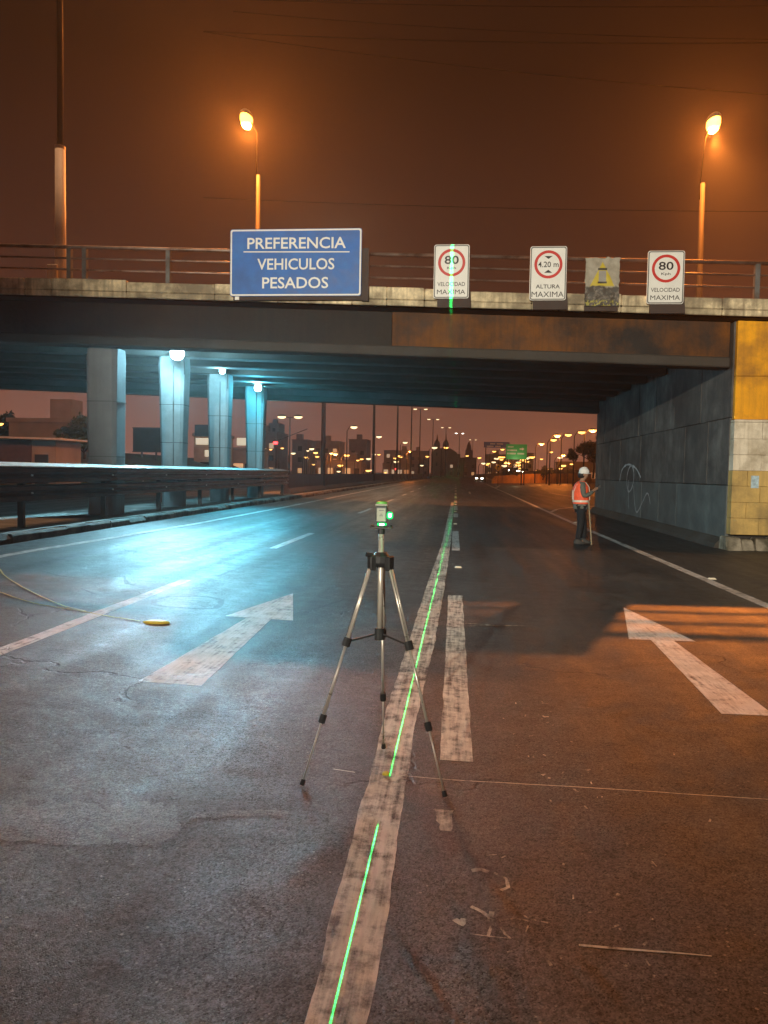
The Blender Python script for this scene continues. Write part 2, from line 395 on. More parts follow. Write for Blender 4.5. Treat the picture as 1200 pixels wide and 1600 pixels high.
# wavering solid stripe and the dashes beside it
strip('solid_stripe', [(-0.315, -3), (-0.31, 2.15), (-0.31, 2.65), (-0.32, 3.5), (-0.32, 4.1), (-0.325, 5.1), (-0.285, 7.35), (-0.25, 10.7), (-0.18, 17.6), (-0.14, 43)], [0.18, 0.18, 0.20, 0.20, 0.20, 0.21, 0.25, 0.26, 0.20, 0.14], 'paint_worn', jit=0.012, step=0.03)
for a, b in ((4.28, 10.2), (16.2, 21.6), (28.6, 31.2), (34.2, 38.2), (42.5, 46), (51, 54.5), (60, 63.5), (70, 74), (82, 86), (95, 99), (110, 115)):
    strip('dash_marking', [(0.04, a), (0.035, (a+b)/2), (0.03, b)], 0.185 if a < 12 else 0.17, 'paint_worn' if a < 12 else 'paint_white', jit=0.012)
strip('dash_marking', [(-0.01, 3.42), (-0.015, 3.64)], 0.09, 'chalk', jit=0.05, step=0.03)
for a, b in ((0.4, 2.4), (5.0, 10.1), (14.6, 18.5), (27.9, 31.7), (39.5, 43.0), (51.2, 54.7), (60.0, 64.5), (73, 77), (86, 90)):
    strip('dash_marking', [(-3.66 if a < 12 else -3.5, a), (-3.62 if a < 12 else -3.47, b)], 0.15, 'paint_white' if a > 12 else 'paint_arrow', jit=0.01)
strip('edge_line', [(-7.05, -6), (-7.0, 12), (-6.7, 19), (-6.6, 30), (-6.75, 67), (-6.4, 150)], 0.16, 'paint_white', jit=0.02)
strip('edge_line', [(4.0, -6), (4.0, 9.9), (4.0, 22.7), (4.1, 33.5), (4.45, 70), (4.9, 122)], 0.17, 'paint_arrow', jit=0.006)
strip('gore_line', [(4.16, 34.0), (4.9, 37.5), (6.0, 40.0), (9.5, 45.0), (14, 50)], 0.16, 'paint_white', jit=0.01)
strip('gore_line', [(9.0, 60.0), (8.6, 72.0)], 0.2, 'paint_white', jit=0.01)
strip('gore_line', [(4.75, 92), (6.4, 112)], 0.25, 'paint_white', jit=0.01)
strip('gore_line', [(1.2, 62), (1.25, 70)], 0.14, 'paint_worn', jit=0.02)
def arrow(cx, y0, y1, y2, sw0, sw1, hw, skew=0.0, mat='paint_arrow'):
    m = MB()
    def row(y, a, b, n=5):
        return [(cx+a+(b-a)*k/(n-1)+skew*(y-y0), y) for k in range(n)]
    rows = [row(y0+(y1-y0)*i/24, -(sw0+(sw1-sw0)*i/24)/2, (sw0+(sw1-sw0)*i/24)/2) for i in range(25)]
    hr = [row(y1+0.003+(y2-y1)*i/12, -hw/2*(1-i/12)-0.004, hw/2*(1-i/12)+0.004) for i in range(13)]
    for rs in (rows, hr):
        b = len(m.v)
        for r_ in rs: m.v += [(x, y, hgt(x, y)+0.003) for x, y in r_]
        for j in range(len(rs)-1):
            for k in range(4): m.f.append((b+j*5+k, b+j*5+k+1, b+(j+1)*5+k+1, b+(j+1)*5+k))
    m.build('arrow_marking', mat, road, recalc=False)
arrow(-2.03, 5.33, 7.87, 9.55, 0.47, 0.26, 0.72, 0.0)
arrow(2.04, 5.41, 7.76, 9.63, 0.36, 0.22, 0.64, 0.015, 'paint_arrow_fresh')
# chalk and thread marks of the survey
strip('string_line', [(-0.33, 4.01), (0.66, 4.0), (1.61, 3.97), (3.2, 3.95)], 0.007, 'thread', 0.006)
strip('string_line', [(-0.62, 4.02), (-0.5, 4.0)], 0.007, 'thread', 0.006)
strip('chalk_mark', [(0.14, 8.27), (0.5, 8.24), (0.84, 8.29)], [0.03, 0.05, 0.02], 'chalk', 0.006, 0.02)
strip('chalk_mark', [(0.16, 8.12), (0.36, 8.2), (0.5, 8.22)], 0.02, 'chalk', 0.006, 0.01)
strip('chalk_mark', [(0.46, 2.63), (0.7, 2.622), (0.9, 2.618)], [0.011, 0.009, 0.006], 'thread', 0.006, 0.004, 0.02)
for pts, w in (([(0.10, 3.09), (0.14, 3.10), (0.17, 3.085)], 0.03), ([(0.19, 3.08), (0.235, 3.04), (0.24, 2.98), (0.21, 2.955)], 0.016),
               ([(0.09, 2.82), (0.13, 2.79), (0.16, 2.75), (0.20, 2.74)], 0.018), ([(0.165, 2.80), (0.155, 2.74), (0.18, 2.70)], 0.022),
               ([(0.15, 2.64), (0.165, 2.70), (0.19, 2.72)], 0.014), ([(0.19, 2.71), (0.21, 2.66), (0.225, 2.64)], 0.014),
               ([(0.18, 2.735), (0.25, 2.76), (0.30, 2.755)], 0.012), ([(0.28, 2.79), (0.31, 2.765), (0.37, 2.75)], 0.010),
               ([(0.08, 2.645), (0.15, 2.642), (0.23, 2.638)], 0.006), ([(0.17, 3.22), (0.21, 3.23)], 0.012), ([(-0.05, 3.62), (-0.02, 3.60), (0.0, 3.5)], 0.018),
               ([(0.03, 2.73), (0.06, 2.70), (0.07, 2.74)], 0.03)):
    strip('chalk_mark', pts, w*0.8, 'chalk', 0.004, 0.012, 0.008)
random.seed(3)
for k in range(64):      # scrape marks scattered in the lane
    x = random.choice((random.gauss(0.62, 0.12), random.uniform(0.2, 1.5))); y = random.uniform(2.4, 5.6); l = random.uniform(0.01, 0.05)
    a = random.gauss(-0.15, 0.5)
    strip('scrape_mark', [(x, y), (x-l*math.sin(a), y+l*math.cos(a))], random.uniform(0.004, 0.012), 'chalk', 0.004, 0.008, 0.008)
# sealed trench outline and long cracks
M('tar', (0.016, 0.014, 0.013), 0.55, 0.3, 20, 0.3, 60)
strip('sealed_joint', [(-3.32, 8.23), (-3.42, 8.5), (-3.36, 8.8), (-3.1, 8.9), (-2.93, 8.92), (-2.72, 8.78), (-2.64, 8.5), (-2.62, 8.24), (-2.8, 8.16), (-3.15, 8.15), (-3.32, 8.23)], 0.065, 'tar', 0.003, 0.02, 0.06)
strip('sealed_joint', [(-5.8, 10.2), (-5.28, 9.8), (-4.78, 9.68), (-4.5, 10.1), (-4.2, 9.5), (-4.05, 9.4)], 0.05, 'tar', 0.003, 0.03, 0.08)
strip('sealed_joint', [(-4.5, 8.9), (-4.16, 8.6), (-3.95, 8.9), (-3.9, 9.4)], 0.035, 'tar', 0.003, 0.03, 0.08)
strip('sealed_joint', [(-1.65, 8.2), (-1.5, 8.8), (-1.33, 9.4), (-0.9, 9.45), (-0.4, 9.4)], 0.03, 'tar', 0.003, 0.03, 0.08)
strip('sealed_joint', [(-3.35, 10.6), (-3.15, 15), (-3.2, 22), (-3.1, 30)], 0.05, 'tar', 0.003, 0.03, 0.2)
# remnant of a smoother, paler surfacing course with a ragged near edge
mat_asphalt('asphalt_pale', 1.8)
m = MB(); pxs = [-2.35+0.012*i for i in range(int(1.62/0.012))]
for x in pxs:
    a = (step_y(x) or 3.0)+0.03*noise.noise(Vector((x*7, 3.3, 0)))+0.016*noise.noise(Vector((x*22, 1.3, 0)))+0.009*noise.noise(Vector((x*55, 7.3, 0)))+0.008
    w = (0.05+0.33*(1-sm(-1.30, -1.14, x)))*sm(-2.35, -2.0, x)+0.008
    w *= 1+0.30*noise.noise(Vector((x*5, 9.1, 0)))+0.15*noise.noise(Vector((x*30, 9.1, 0)))
    for k in range(8): y = a+w*k/7; m.v.append((x, y, hgt(x, y)+0.0012))
m.f = [(i*8+k, (i+1)*8+k, (i+1)*8+k+1, i*8+k+1) for i in range(len(pxs)-1) for k in range(7)]
m.build('surfacing_patch', 'asphalt_pale', road, recalc=False)
# raised reflector studs
M('stud_plastic', (0.75, 0.70, 0.55), 0.4, 0.1, 5, 0)
for x, y in ((0.08, 13.25), (4.13, 12.69), (0.02, 24.7), (0.03, 32.8), (0.03, 40.2), (4.15, 27.0)):
    s = MB(); z = hgt(x, y)
    s.hexa([(x-0.06, y-0.05, z), (x+0.06, y-0.05, z), (x+0.06, y+0.05, z), (x-0.06, y+0.05, z), (x-0.045, y-0.025, z+0.022), (x+0.045, y-0.025, z+0.022), (x+0.045, y+0.025, z+0.022), (x-0.045, y+0.025, z+0.022)])
    s.build('road_stud', 'stud_plastic', road)

# ---- raised median strip with kerbstones
M('kerb_stone', (0.20, 0.18, 0.15), 0.85, 0.45, 2.5, 0.5, 25, dirt=(0.045, 0.038, 0.03), dirt_amt=0.55)
M('paving', (0.26, 0.25, 0.23), 0.85, 0.35, 1.6, 0.35, 30, dirt=(0.10, 0.09, 0.075), dirt_amt=0.4)
pv = MB(); pv.box(-10.55, -8.07, -20, 900, -0.2, 0.405)
pave = tag(pv.build('median_strip', 'paving'), kind='structure')
random.seed(11)
y = -6.0; k = 0
while y < 96:
    l = 1.0 if y < 50 else 4.0
    q = MB(); dz = random.uniform(-0.018, 0.012); dx = random.uniform(-0.02, 0.02)
    c = 0.03 if random.random() > 0.15 else 0.09
    q.prism([(-8.06, -0.1), (-7.855+dx, -0.1), (-7.865+dx, 0.395+dz-c), (-7.865+dx-c, 0.400+dz), (-8.06, 0.400+dz)], 'y', y+0.006, y+l-0.006)
    q.build('kerbstone', 'kerb_stone', pave); y += l
q = MB(); q.box(-8.06, -7.86, 96, 900, -0.1, 0.395); q.build('kerbstone', 'kerb_stone', pave)
y = -6.0
while y < 60:
    q = MB(); q.box(-10.72, -10.56, y+0.006, y+1.994, -0.1, 0.40+random.uniform(-0.015, 0.012)); q.build('kerbstone', 'kerb_stone', pave); y += 2.0

# ------------------------------------------------------------------ overpass
SL = -0.0316
def bz(x, y): return SL*x + 0.0132*(y-18.6)
M('girder_shaded', (0.013, 0.0115, 0.0105), 0.8, 0.6, 1.0, 0.7, 7, dirt=(0.028, 0.021, 0.015), dirt_amt=0.35, streak=0.45)  # front girder, left: panel tone with its dimmer light put into the colour
M('girder_lit', (0.15, 0.050, 0.004), 0.75, 0.5, 1.2, 0.7, 7, dirt=(0.014, 0.011, 0.009), dirt_amt=0.6, streak=0.5)  # front girder, right: panel tone with warm lamp light put into the colour
M('soffit_concrete', (0.075, 0.072, 0.07), 0.85, 0.4, 0.8, 0.4, 15, dirt=(0.035, 0.033, 0.03), dirt_amt=0.55, streak=0.3)
M('flange_concrete', (0.055, 0.05, 0.045), 0.85, 0.45, 1.1, 0.5, 14, dirt=(0.05, 0.042, 0.032), dirt_amt=0.55, streak=0.3)
M('fascia_concrete', (0.74, 0.62, 0.40), 0.85, 0.5, 2.8, 0.6, 25, dirt=(0.20, 0.165, 0.11), dirt_amt=0.62, streak=0.85)
M('pier_concrete', (0.28, 0.285, 0.28), 0.75, 0.18, 0.9, 0.25, 22, dirt=(0.17, 0.165, 0.155), dirt_amt=0.35, streak=0.25)
M('rail_steel', (0.20, 0.15, 0.125), 0.45, 0.25, 4, 0.1, 60, metal=0.5, dirt=(0.08, 0.045, 0.03), dirt_amt=0.4)
M('post_steel', (0.12, 0.125, 0.12), 0.6, 0.25, 4, 0.15, 40, dirt=(0.07, 0.05, 0.035), dirt_amt=0.4)
bridge = thing('overpass', 'long concrete road overpass with railing spanning the highway', 'bridge', (-9, 18, 0))
XL, XR = -34.0, 12.0
def slab(mb_, x0, x1, y0, y1, zlo, zhi):
    f = lambda x, yy_, z: (x, yy_, z+bz(x, yy_))
    return mb_.hexa([f(x0, y0, zlo), f(x1, y0, zlo), f(x1, y1, zlo), f(x0, y1, zlo), f(x0, y0, zhi), f(x1, y0, zhi), f(x1, y1, zhi), f(x0, y1, zhi)])
slab(MB(), XL, XR, 18.06, 35.3, 5.42, 5.66).build('deck', 'soffit_concrete', bridge)
slab(MB(), XL, XR, 18.9, 34.4, 5.663, 5.72).build('carriageway', 'asphalt_old', bridge)
GY = [18.72, 21.4, 24.1, 26.5, 28.9, 31.2, 33.5, 34.95]
for i, gy in enumerate(GY):
    first = i == 0
    up = 0.0 if i in (0, len(GY)-1) else 0.45
    gd = slab(MB(), XL, -1.6 if first else 6.22, gy-0.19, gy+0.19, 4.60+up, 5.415).build('girder', 'girder_shaded' if first else 'soffit_concrete', bridge, bevel=0.01)
    if first: slab(MB(), -1.594, 6.22, gy-0.192, gy+0.19, 4.60, 5.415).build('girder', 'girder_lit', bridge, bevel=0.01)
    slab(MB(), XL, 6.22, gy-0.31, gy+0.31, 4.36+up, 4.597+up).build('flange', 'flange_concrete', gd, bevel=0.03)
for x in (-5.0, -1.4, 2.2):      # cross frames between girders
    for a, b in zip(GY, GY[1:]):
        slab(MB(), x-0.12, x+0.12, a+0.195, b-0.195, 5.08, 5.41).build('cross_frame', 'soffit_concrete', bridge)
# fascia blocks, two uneven courses
random.seed(5)
x = XL
while x < XR:
    l = random.choice((random.uniform(0.4, 0.9), random.uniform(0.9, 2.2)))
    for (za, zb_), yo in (((5.60, 5.865), random.uniform(-0.02, 0.02)), ((5.455, 5.592), random.uniform(-0.015, 0.02))):
        q = MB(); zt = zb_ + (random.uniform(-0.045, 0.022) if zb_ > 5.7 else 0)
        slab(q, x+0.004, x+l-0.004, 18.0+yo, 18.30, za, zt)
        q.build('fascia_block', 'fascia_concrete', bridge, bevel=0.018)
    x += l
slab(MB(), XL, XR, 18.06, 18.28, 5.42, 5.86-0.05).build('parapet_core', 'soffit_concrete', bridge)
slab(MB(), XL, XR, 35.0, 35.3, 5.42, 5.90).build('parapet_core', 'soffit_concrete', bridge)
# railings
def railing(yc, front):
    posts = [-29, -26.9, -24.8, -22.7, -20.6, -18.5, -16.2, -13.9, -11.75, -9.45, -9.06, -6.97, -4.85, -2.25, -0.1, 2.0, 3.2, 4.6, 6.62, 8.8, 11] if front else [-29+2.6*i for i in range(16)]
    tr = MB(); f = lambda x, z: (x, yc, z+bz(x, 18.1))
    tr.tube([f(XL, 6.655), f(XR, 6.655)], 0.045, 8)
    top = tr.build('railing', 'rail_steel', bridge, smooth=True)
    for z, r_ in ((6.385, 0.026), (6.115, 0.026)):
        m = MB(); m.tube([f(XL, z), f(XR, z)], r_, 8); m.build('rail', 'rail_steel', top, smooth=True)
    for px in posts:
        m = MB(); w = 0.055; b0 = bz(px, 18.1)
        m.box(px-w, px+w, yc-0.06, yc+0.075, 5.80+b0, 6.63+b0)
        m.build('post', 'post_steel', top, bevel=0.01)
railing(18.14, True); railing(35.15, False)
# piers: tapered, narrower at the foot, with chamfered corners
for (px, py) in ((-9.02, 19.2), (-9.05, 24.1), (-9.05, 28.9), (-8.86, 33.5)):
    top = (4.36 if py < 20 else 4.81) + bz(px, py)
    def ring(z, hx, hy, c):
        return [(px-hx+c, py-hy, z), (px+hx-c, py-hy, z), (px+hx, py-hy+c, z), (px+hx, py+hy-c, z), (px+hx-c, py+hy, z), (px-hx+c, py+hy, z), (px-hx, py+hy-c, z), (px-hx, py-hy+c, z)]
    m = MB(); m.loft([ring(0.3, *( (0.37, 0.33) if py < 20 else (0.315, 0.28)), 0.07), ring(top-0.25, *((0.41, 0.36) if py < 20 else (0.43, 0.37)), 0.10), ring(top, *((0.41, 0.34) if py < 20 else (0.42, 0.35)), 0.12)])
    pier = m.build('pier', 'pier_concrete', bridge, bevel=0.012)
    for z in ((1.25, 2.45, 3.65) if py > 20 else ()):      # formwork seams
        u = (z-0.3)/(top-0.55); hx_, hy_ = 0.315+0.115*u, 0.28+0.09*u
        m = MB(); m.loft([ring(z-0.008, hx_+0.003, hy_+0.003, 0.07+0.03*u), ring(z+0.008, hx_+0.0035, hy_+0.0035, 0.07+0.03*u)]); m.build('seam', 'flange_concrete', pier)
    if py > 20:
        m = MB(); m.tube([(px+0.12, py-0.40, top-0.3), (px+0.11, py-0.385, 3.0), (px+0.10, py-0.335, 1.2)], 0.018, 6); m.build('conduit', 'post_steel', pier)
        m = MB(); m.box(px+0.02, px+0.20, py-0.42, py-0.30, 1.05, 1.35); m.build('junction_box', 'post_steel', pier)
    for z in ((1.9, 3.3) if py < 20 else ()):
        s = 0.37+0.0095*(z-0.3)+0.012
        m = MB(); m.loft([ring(z-0.007, s, s-0.04, 0.08), ring(z+0.007, s, s-0.04, 0.08)]); m.build('band', 'post_steel', pier)

# ------------------------------------------------------------------ abutment: side wall of cast panels, painted front of blocks
M('wall_upper', (0.125, 0.115, 0.105), 0.85, 0.5, 1.6, 0.4, 14, dirt=(0.055, 0.05, 0.047), dirt_amt=0.6, streak=0.5)
M('wall_lower', (0.105, 0.115, 0.11), 0.75, 0.42, 1.6, 0.4, 14, dirt=(0.08, 0.09, 0.09), dirt_amt=0.4, streak=0.35)
M('yellow_paint', (0.90, 0.40, 0.010), 0.7, 0.14, 1.6, 0.3, 22, dirt=(0.30, 0.13, 0.02), dirt_amt=0.42, streak=0.4)
M('ochre_block', (0.62, 0.42, 0.14), 0.85, 0.14, 2.2, 0.6, 18, dirt=(0.30, 0.21, 0.09), dirt_amt=0.5, streak=0.5)
M('cream_block', (0.76, 0.68, 0.54), 0.85, 0.14, 2.2, 0.6, 18, dirt=(0.34, 0.27, 0.17), dirt_amt=0.5, streak=0.5)
M('rubble', (0.34, 0.30, 0.23), 0.95, 0.4, 5, 0.8, 20, dirt=(0.10, 0.09, 0.06), dirt_amt=0.5)
M('dark_fill', (0.05, 0.045, 0.04), 0.9, 0.3, 1, 0.2, 10)
ab = thing('abutment_wall', 'dark panelled side wall under the overpass with a yellow painted front', 'wall', (8, 18.3, 0))
m = MB(); m.box(6.30, 14, 18.42, 35.3, -0.3, 5.40-0.0316*6.3-0.01*0); 
m.v = [(x, y_, z if z < 1 else 5.415+bz(x, y_)) for x, y_, z in m.v]
m.build('core', 'dark_fill', ab)
random.seed(21)
def wall_row(z0, z1, cuts, mat):
    for a, b in zip(cuts, cuts[1:]):
        d = random.uniform(-0.012, 0.016); q = MB()
        za = z0+0.008; ya, yb = a+0.008, b-0.008
        if z1 is None:
            q.hexa([(6.25+d, ya, za), (6.32, ya, za), (6.32, yb, za), (6.25+d, yb, za), (6.25+d, ya, 5.40+bz(6.25, ya)), (6.32, ya, 5.40+bz(6.25, ya)), (6.32, yb, 5.40+bz(6.25, yb)), (6.25+d, yb, 5.40+bz(6.25, yb))])
        else: q.box(6.25+d, 6.32, ya, yb, za, z1-0.008)
        q.build('wall_panel', mat, ab, bevel=0.008)
wall_row(-0.1, 1.46, [18.40, 20.3, 22.5, 24.4, 26.6, 28.9, 31.0, 33.1, 35.25], 'wall_lower')
wall_row(1.46, 3.02, [18.40, 19.9, 21.8, 23.4, 25.4, 26.9, 28.6, 30.2, 32.0, 33.6, 35.25], 'wall_upper')
wall_row(3.02, None, [18.40, 20.6, 23.0, 25.1, 27.3, 29.3, 31.5, 33.4, 35.25], 'wall_upper')
m = MB(); m.prism([(6.00, -0.05), (6.26, -0.05), (6.26, 0.24), (6.19, 0.24), (6.05, 0.10)], 'y', 18.45, 35.2); m.build('plinth', 'flange_concrete', ab, bevel=0.01)
# upper painted front
for i, (x0, x1) in enumerate(((6.30, 7.6), (7.6, 9.2), (9.2, 11.0))):
    for z0, z1 in ((2.965, 3.95), (3.95, None)):
        q = MB(); zt0 = (5.40+bz(x0, 18.3)) if z1 is None else z1-0.004; zt1 = (5.40+bz(x1, 18.3)) if z1 is None else z1-0.004
        ya = 18.28
        q.hexa([(x0+0.004, ya, z0+0.004), (x1-0.004, ya, z0+0.004), (x1-0.004, 18.41, z0+0.004), (x0+0.004, 18.41, z0+0.004), (x0+0.004, ya, zt0), (x1-0.004, ya, zt1), (x1-0.004, 18.41, zt1), (x0+0.004, 18.41, zt0)])
        q.build('front_panel', 'yellow_paint', ab, bevel=0.006)
m = MB(); m.box(6.27, 11, 18.16, 18.41, 2.90, 2.958); m.build('ledge', 'cream_block', ab, bevel=0.012)
# block courses of the lower front
random.seed(9)
zc = [0.34, 0.72, 1.08, 1.45, 1.80, 2.16, 2.52, 2.895]
for r_, (za, zb_) in enumerate(zip(zc, zc[1:])):
    x = 6.265 - (0.0 if r_ % 2 else 0.0)
    first = True
    while x < 11:
        l = (0.33 if r_ % 2 else 0.62) if first else random.choice((0.52, 0.60, 0.66)); first = False
        q = MB(); q.box(x+random.uniform(0, 0.004), x+l-0.004, 18.14+random.uniform(-0.006, 0.005), 18.41, za+0.002, zb_-0.002)
        q.build('block', 'cream_block' if r_ > 3 else 'ochre_block', ab, bevel=0.006); x += l
x = 6.1
while x < 11:
    l = random.uniform(0.22, 0.5); h = random.uniform(0.24, 0.34)
    q = MB(); yb = 17.86+random.uniform(-0.07, 0.07)
    q.hexa([(x, yb, -0.05), (x+l-0.02, yb+random.uniform(-.03, .03), -0.05), (x+l-0.02, 18.40, -0.05), (x, 18.40, -0.05), (x+0.02, yb+0.17, h), (x+l-0.04, yb+0.15, h*random.uniform(0.85, 1)), (x+l-0.03, 18.40, h), (x+0.02, 18.40, h)])
    q.build('footing_stone', 'rubble', ab, bevel=0.03); x += l
# graffiti on the side wall
M('spray_paint', (0.42, 0.42, 0.42), 0.7, 0.4, 6, 0.1, 30)
def wall_stroke(pts, w):
    m = MB(); P_ = []
    for i in range(len(pts)-1):
        p0 = Vector(pts[max(i-1, 0)]); p1 = Vector(pts[i]); p2 = Vector(pts[i+1]); p3 = Vector(pts[min(i+2, len(pts)-1)])
        for k in range(8):
            t = k/8; P_.append(0.5*((2*p1)+(-p0+p2)*t+(2*p0-5*p1+4*p2-p3)*t*t+(-p0+3*p1-3*p2+p3)*t**3))
    P_.append(Vector(pts[-1]))
    for i, p in enumerate(P_):
        t = (P_[min(i+1, len(P_)-1)]-P_[max(i-1, 0)]).normalized(); nn = Vector((-t.y, t.x))
        ww = w*(0.7+0.5*noise.noise(Vector((i*0.4, w*90, 1))))
        for s in (-1, 1): q = p+nn*ww*s*0.5; m.v.append((6.2335, q.x, q.y))
    m.f = [(2*i, 2*i+1, 2*i+3, 2*i+2) for i in range(len(P_)-1)]
    m.build('graffiti_stroke', 'spray_paint', ab)
wall_stroke([(30.0, 1.44), (29.7, 1.85), (28.9, 2.05), (28.0, 1.98), (27.7, 1.6), (28.0, 1.2), (28.55, 1.1), (28.8, 1.6), (28.3, 2.0), (27.4, 1.9), (26.7, 1.6)], 0.09)
wall_stroke([(28.5, 1.5), (28.45, 1.0), (28.36, 0.46)], 0.07)
wall_stroke([(27.7, 1.3), (27.5, 0.8), (27.2, 0.42), (26.8, 0.5), (26.3, 0.8), (25.8, 1.08), (25.5, 1.0), (25.3, 0.75)], 0.09)
st = MB(); st.box(6.67, 6.84, 18.118, 18.1235, 1.41, 1.69)
M('sticker_print', (0.45, 0.60, 0.68), 0.5, 0.35, 14, 0)
tag(st.build('poster', 'sticker_print', None, at=(6.755, 18.12, 1.41)), 'small blue and white notice pasted on the ochre block wall', 'poster')

# ------------------------------------------------------------------ signs on the parapet
M('sign_white', (0.72, 0.72, 0.68), 0.45, 0.05, 5, 0)
M('sign_edge', (0.10, 0.095, 0.09), 0.5, 0.15, 5, 0)
M('sign_black', (0.012, 0.012, 0.012), 0.5, 0.1, 5, 0)
M('sign_red', (0.50, 0.022, 0.018), 0.45, 0.08, 5, 0)
M('sign_blue', (0.014, 0.11, 0.38), 0.5, 0.22, 2.5, 0.05, 5, dirt=(0.02, 0.16, 0.48), dirt_amt=0.2)
M('bracket_steel', (0.045, 0.03, 0.025), 0.7, 0.2, 5, 0.1)
def rrect(x0, x1, z0, z1, r, n=4):
    out = []
    for cx, cz, a0 in ((x1-r, z1-r, 0), (x0+r, z1-r, 90), (x0+r, z0+r, 180), (x1-r, z0+r, 270)):
        for k in range(n+1): a = R(a0+90*k/n); out.append((cx+r*math.cos(a), cz+r*math.sin(a)))
    return out
def ring_mb(cx, cz, ro, ri, y, n=40):
    m = MB()
    for k in range(n):
        a = 2*math.pi*k/n; m.v += [(cx+ro*math.cos(a), y, cz+ro*math.sin(a)), (cx+ri*math.cos(a), y, cz+ri*math.sin(a))]
    m.f = [(2*k, 2*((k+1) % n), 2*((k+1) % n)+1, 2*k+1) for k in range(n)]
    return m
def frame_mb(x0, x1, z0, z1, t, y):
    m = MB()
    o_ = rrect(x0, x1, z0, z1, 0.05); i_ = rrect(x0+t, x1-t, z0+t, z1-t, 0.035); n = len(o_)
    m.v = [(a, y, b) for a, b in o_]+[(a, y, b) for a, b in i_]; m.f = [(k, (k+1) % n, n+(k+1) % n, n+k) for k in range(n)]
    return m
SY = 17.85
def base_sign(name, label, x0, x1, z0, z1, face, tilt=0.0):
    t = thing(name, label, 'sign', ((x0+x1)/2, SY, z0))
    MB().prism(rrect(x0, x1, z0, z1, 0.05), 'y', SY, SY+0.03).build('panel', face, t)
    return t
def small_sign(name, label, x0, x1, z0, z1, kind):
    t = base_sign(name, label, x0, x1, z0, z1, 'sign_white')
    cx = (x0+x1)/2; w = x1-x0; h = z1-z0; y = SY-0.004
    frame_mb(x0+0.012, x1-0.012, z0+0.012, z1-0.012, 0.022, y).build('border', 'sign_edge', t)
    cz = z0+h*0.665; ro = w*0.385
    ring_mb(cx, cz, ro, ro*0.80, y).build('ring', 'sign_red', t)
    if kind == 'speed':
        text_mb('80', cx, cz+0.05*h, y, w*0.40, h*0.155, 0.015).build('lettering', 'sign_black', t)
        text_mb('Kph', cx, cz-0.105*h, y, w*0.25, h*0.058, 0.01).build('lettering', 'sign_black', t)
        text_mb('VELOCIDAD', cx, z0+h*0.265, y, w*0.78, h*0.075, 0.005).build('lettering', 'sign_black', t)
        text_mb('MAXIMA', cx, z0+h*0.12, y, w*0.80, h*0.085, 0.0).build('lettering', 'sign_black', t)
    else:
        text_mb('4.20 m', cx, cz, y, w*0.56, h*0.105, 0.01).build('lettering', 'sign_black', t)
        for s in (1, -1):
            a = MB(); a.add([(cx-w*0.11, y, cz+s*h*0.155), (cx+w*0.11, y, cz+s*h*0.155), (cx, y, cz+s*h*0.10)] if s > 0 else [(cx-w*0.11, y, cz-h*0.155), (cx+w*0.11, y, cz-h*0.155), (cx, y, cz-h*0.10)], [(0, 1, 2)]); a.build('triangle', 'sign_black', t)
        text_mb('ALTURA', cx, z0+h*0.255, y, w*0.66, h*0.075, 0.01).build('lettering', 'sign_black', t)
        text_mb('MAXIMA', cx, z0+h*0.11, y, w*0.88, h*0.10, 0.0).build('lettering', 'sign_black', t)
    q = MB(); bx0 = x0+0.09; bx1 = x1+0.06
    q.hexa([(bx0, SY+0.034, z0-0.20), (bx1, SY+0.034, z0-0.20), (bx1, SY+0.12, z0-0.20), (bx0, SY+0.12, z0-0.20), (bx0, SY+0.034, z0+0.5), (bx1-0.06, SY+0.034, z0+0.5), (bx1-0.06, SY+0.12, z0+0.5), (bx0, SY+0.12, z0+0.5)])
    q.build('bracket', 'bracket_steel', t)
    for sx in (x0+0.2, x1-0.2):
        q = MB(); q.box(sx-0.02, sx+0.02, SY+0.034, 18.1, z1-0.3, z1-0.26); q.build('clamp', 'bracket_steel', t)
    return t
small_sign('speed_limit_sign', 'white 80 kph sign crossed by a green laser line beside the blue sign', -0.60, 0.205, 5.62, 6.83, 'speed')
small_sign('height_limit_sign', 'white sign with red ring reading 4.20 m altura maxima', 1.57, 2.385, 5.57, 6.77, 'height')
small_sign('speed_limit_sign', 'white 80 kph sign nearest the yellow abutment', 4.16, 4.96, 5.48, 6.65, 'speed')
t = base_sign('direction_sign', 'large blue rectangular sign reading PREFERENCIA VEHICULOS PESADOS', -5.37, -2.27, 5.685, 7.225, 'sign_blue')
bx0, bx1, bz0, bz1 = -5.37, -2.27, 5.685, 7.225; y = SY-0.004
frame_mb(bx0+0.01, bx1-0.01, bz0+0.01, bz1-0.01, 0.035, y).build('border', 'sign_white', t)
text_mb('PREFERENCIA', -3.80, 6.90, y, 2.32, 0.26, 0.012).build('lettering', 'sign_white', t)
text_mb('VEHICULOS', -3.81, 6.42, y, 1.82, 0.26, 0.012).build('lettering', 'sign_white', t)
text_mb('PESADOS', -3.82, 5.99, y, 1.56, 0.26, 0.012).build('lettering', 'sign_white', t)
m = MB(); m.add([(-5.05, y, 6.695), (-2.55, y, 6.675), (-2.55, y, 6.70), (-5.05, y, 6.72)], [(0, 1, 2, 3)]); m.build('underline', 'sign_white', t)
for sx in (-5.2, -2.4):
    q = MB(); q.box(sx-0.04, sx+0.04, SY+0.034, 18.1, 6.2, 6.28); q.build('clamp', 'bracket_steel', t)
q = MB(); q.box(-2.26, -2.10, SY+0.034, SY+0.12, 5.58, 6.78); q.build('bracket', 'bracket_steel', t)
q = MB(); q.box(-5.3, -2.26, SY+0.034, SY+0.10, 5.60, 5.75); q.build('bracket', 'bracket_steel', t)
q = MB(); q.box(-5.25, -5.15, SY, SY+0.02, 5.60, 5.68); q.build('tab', 'sign_white', t)
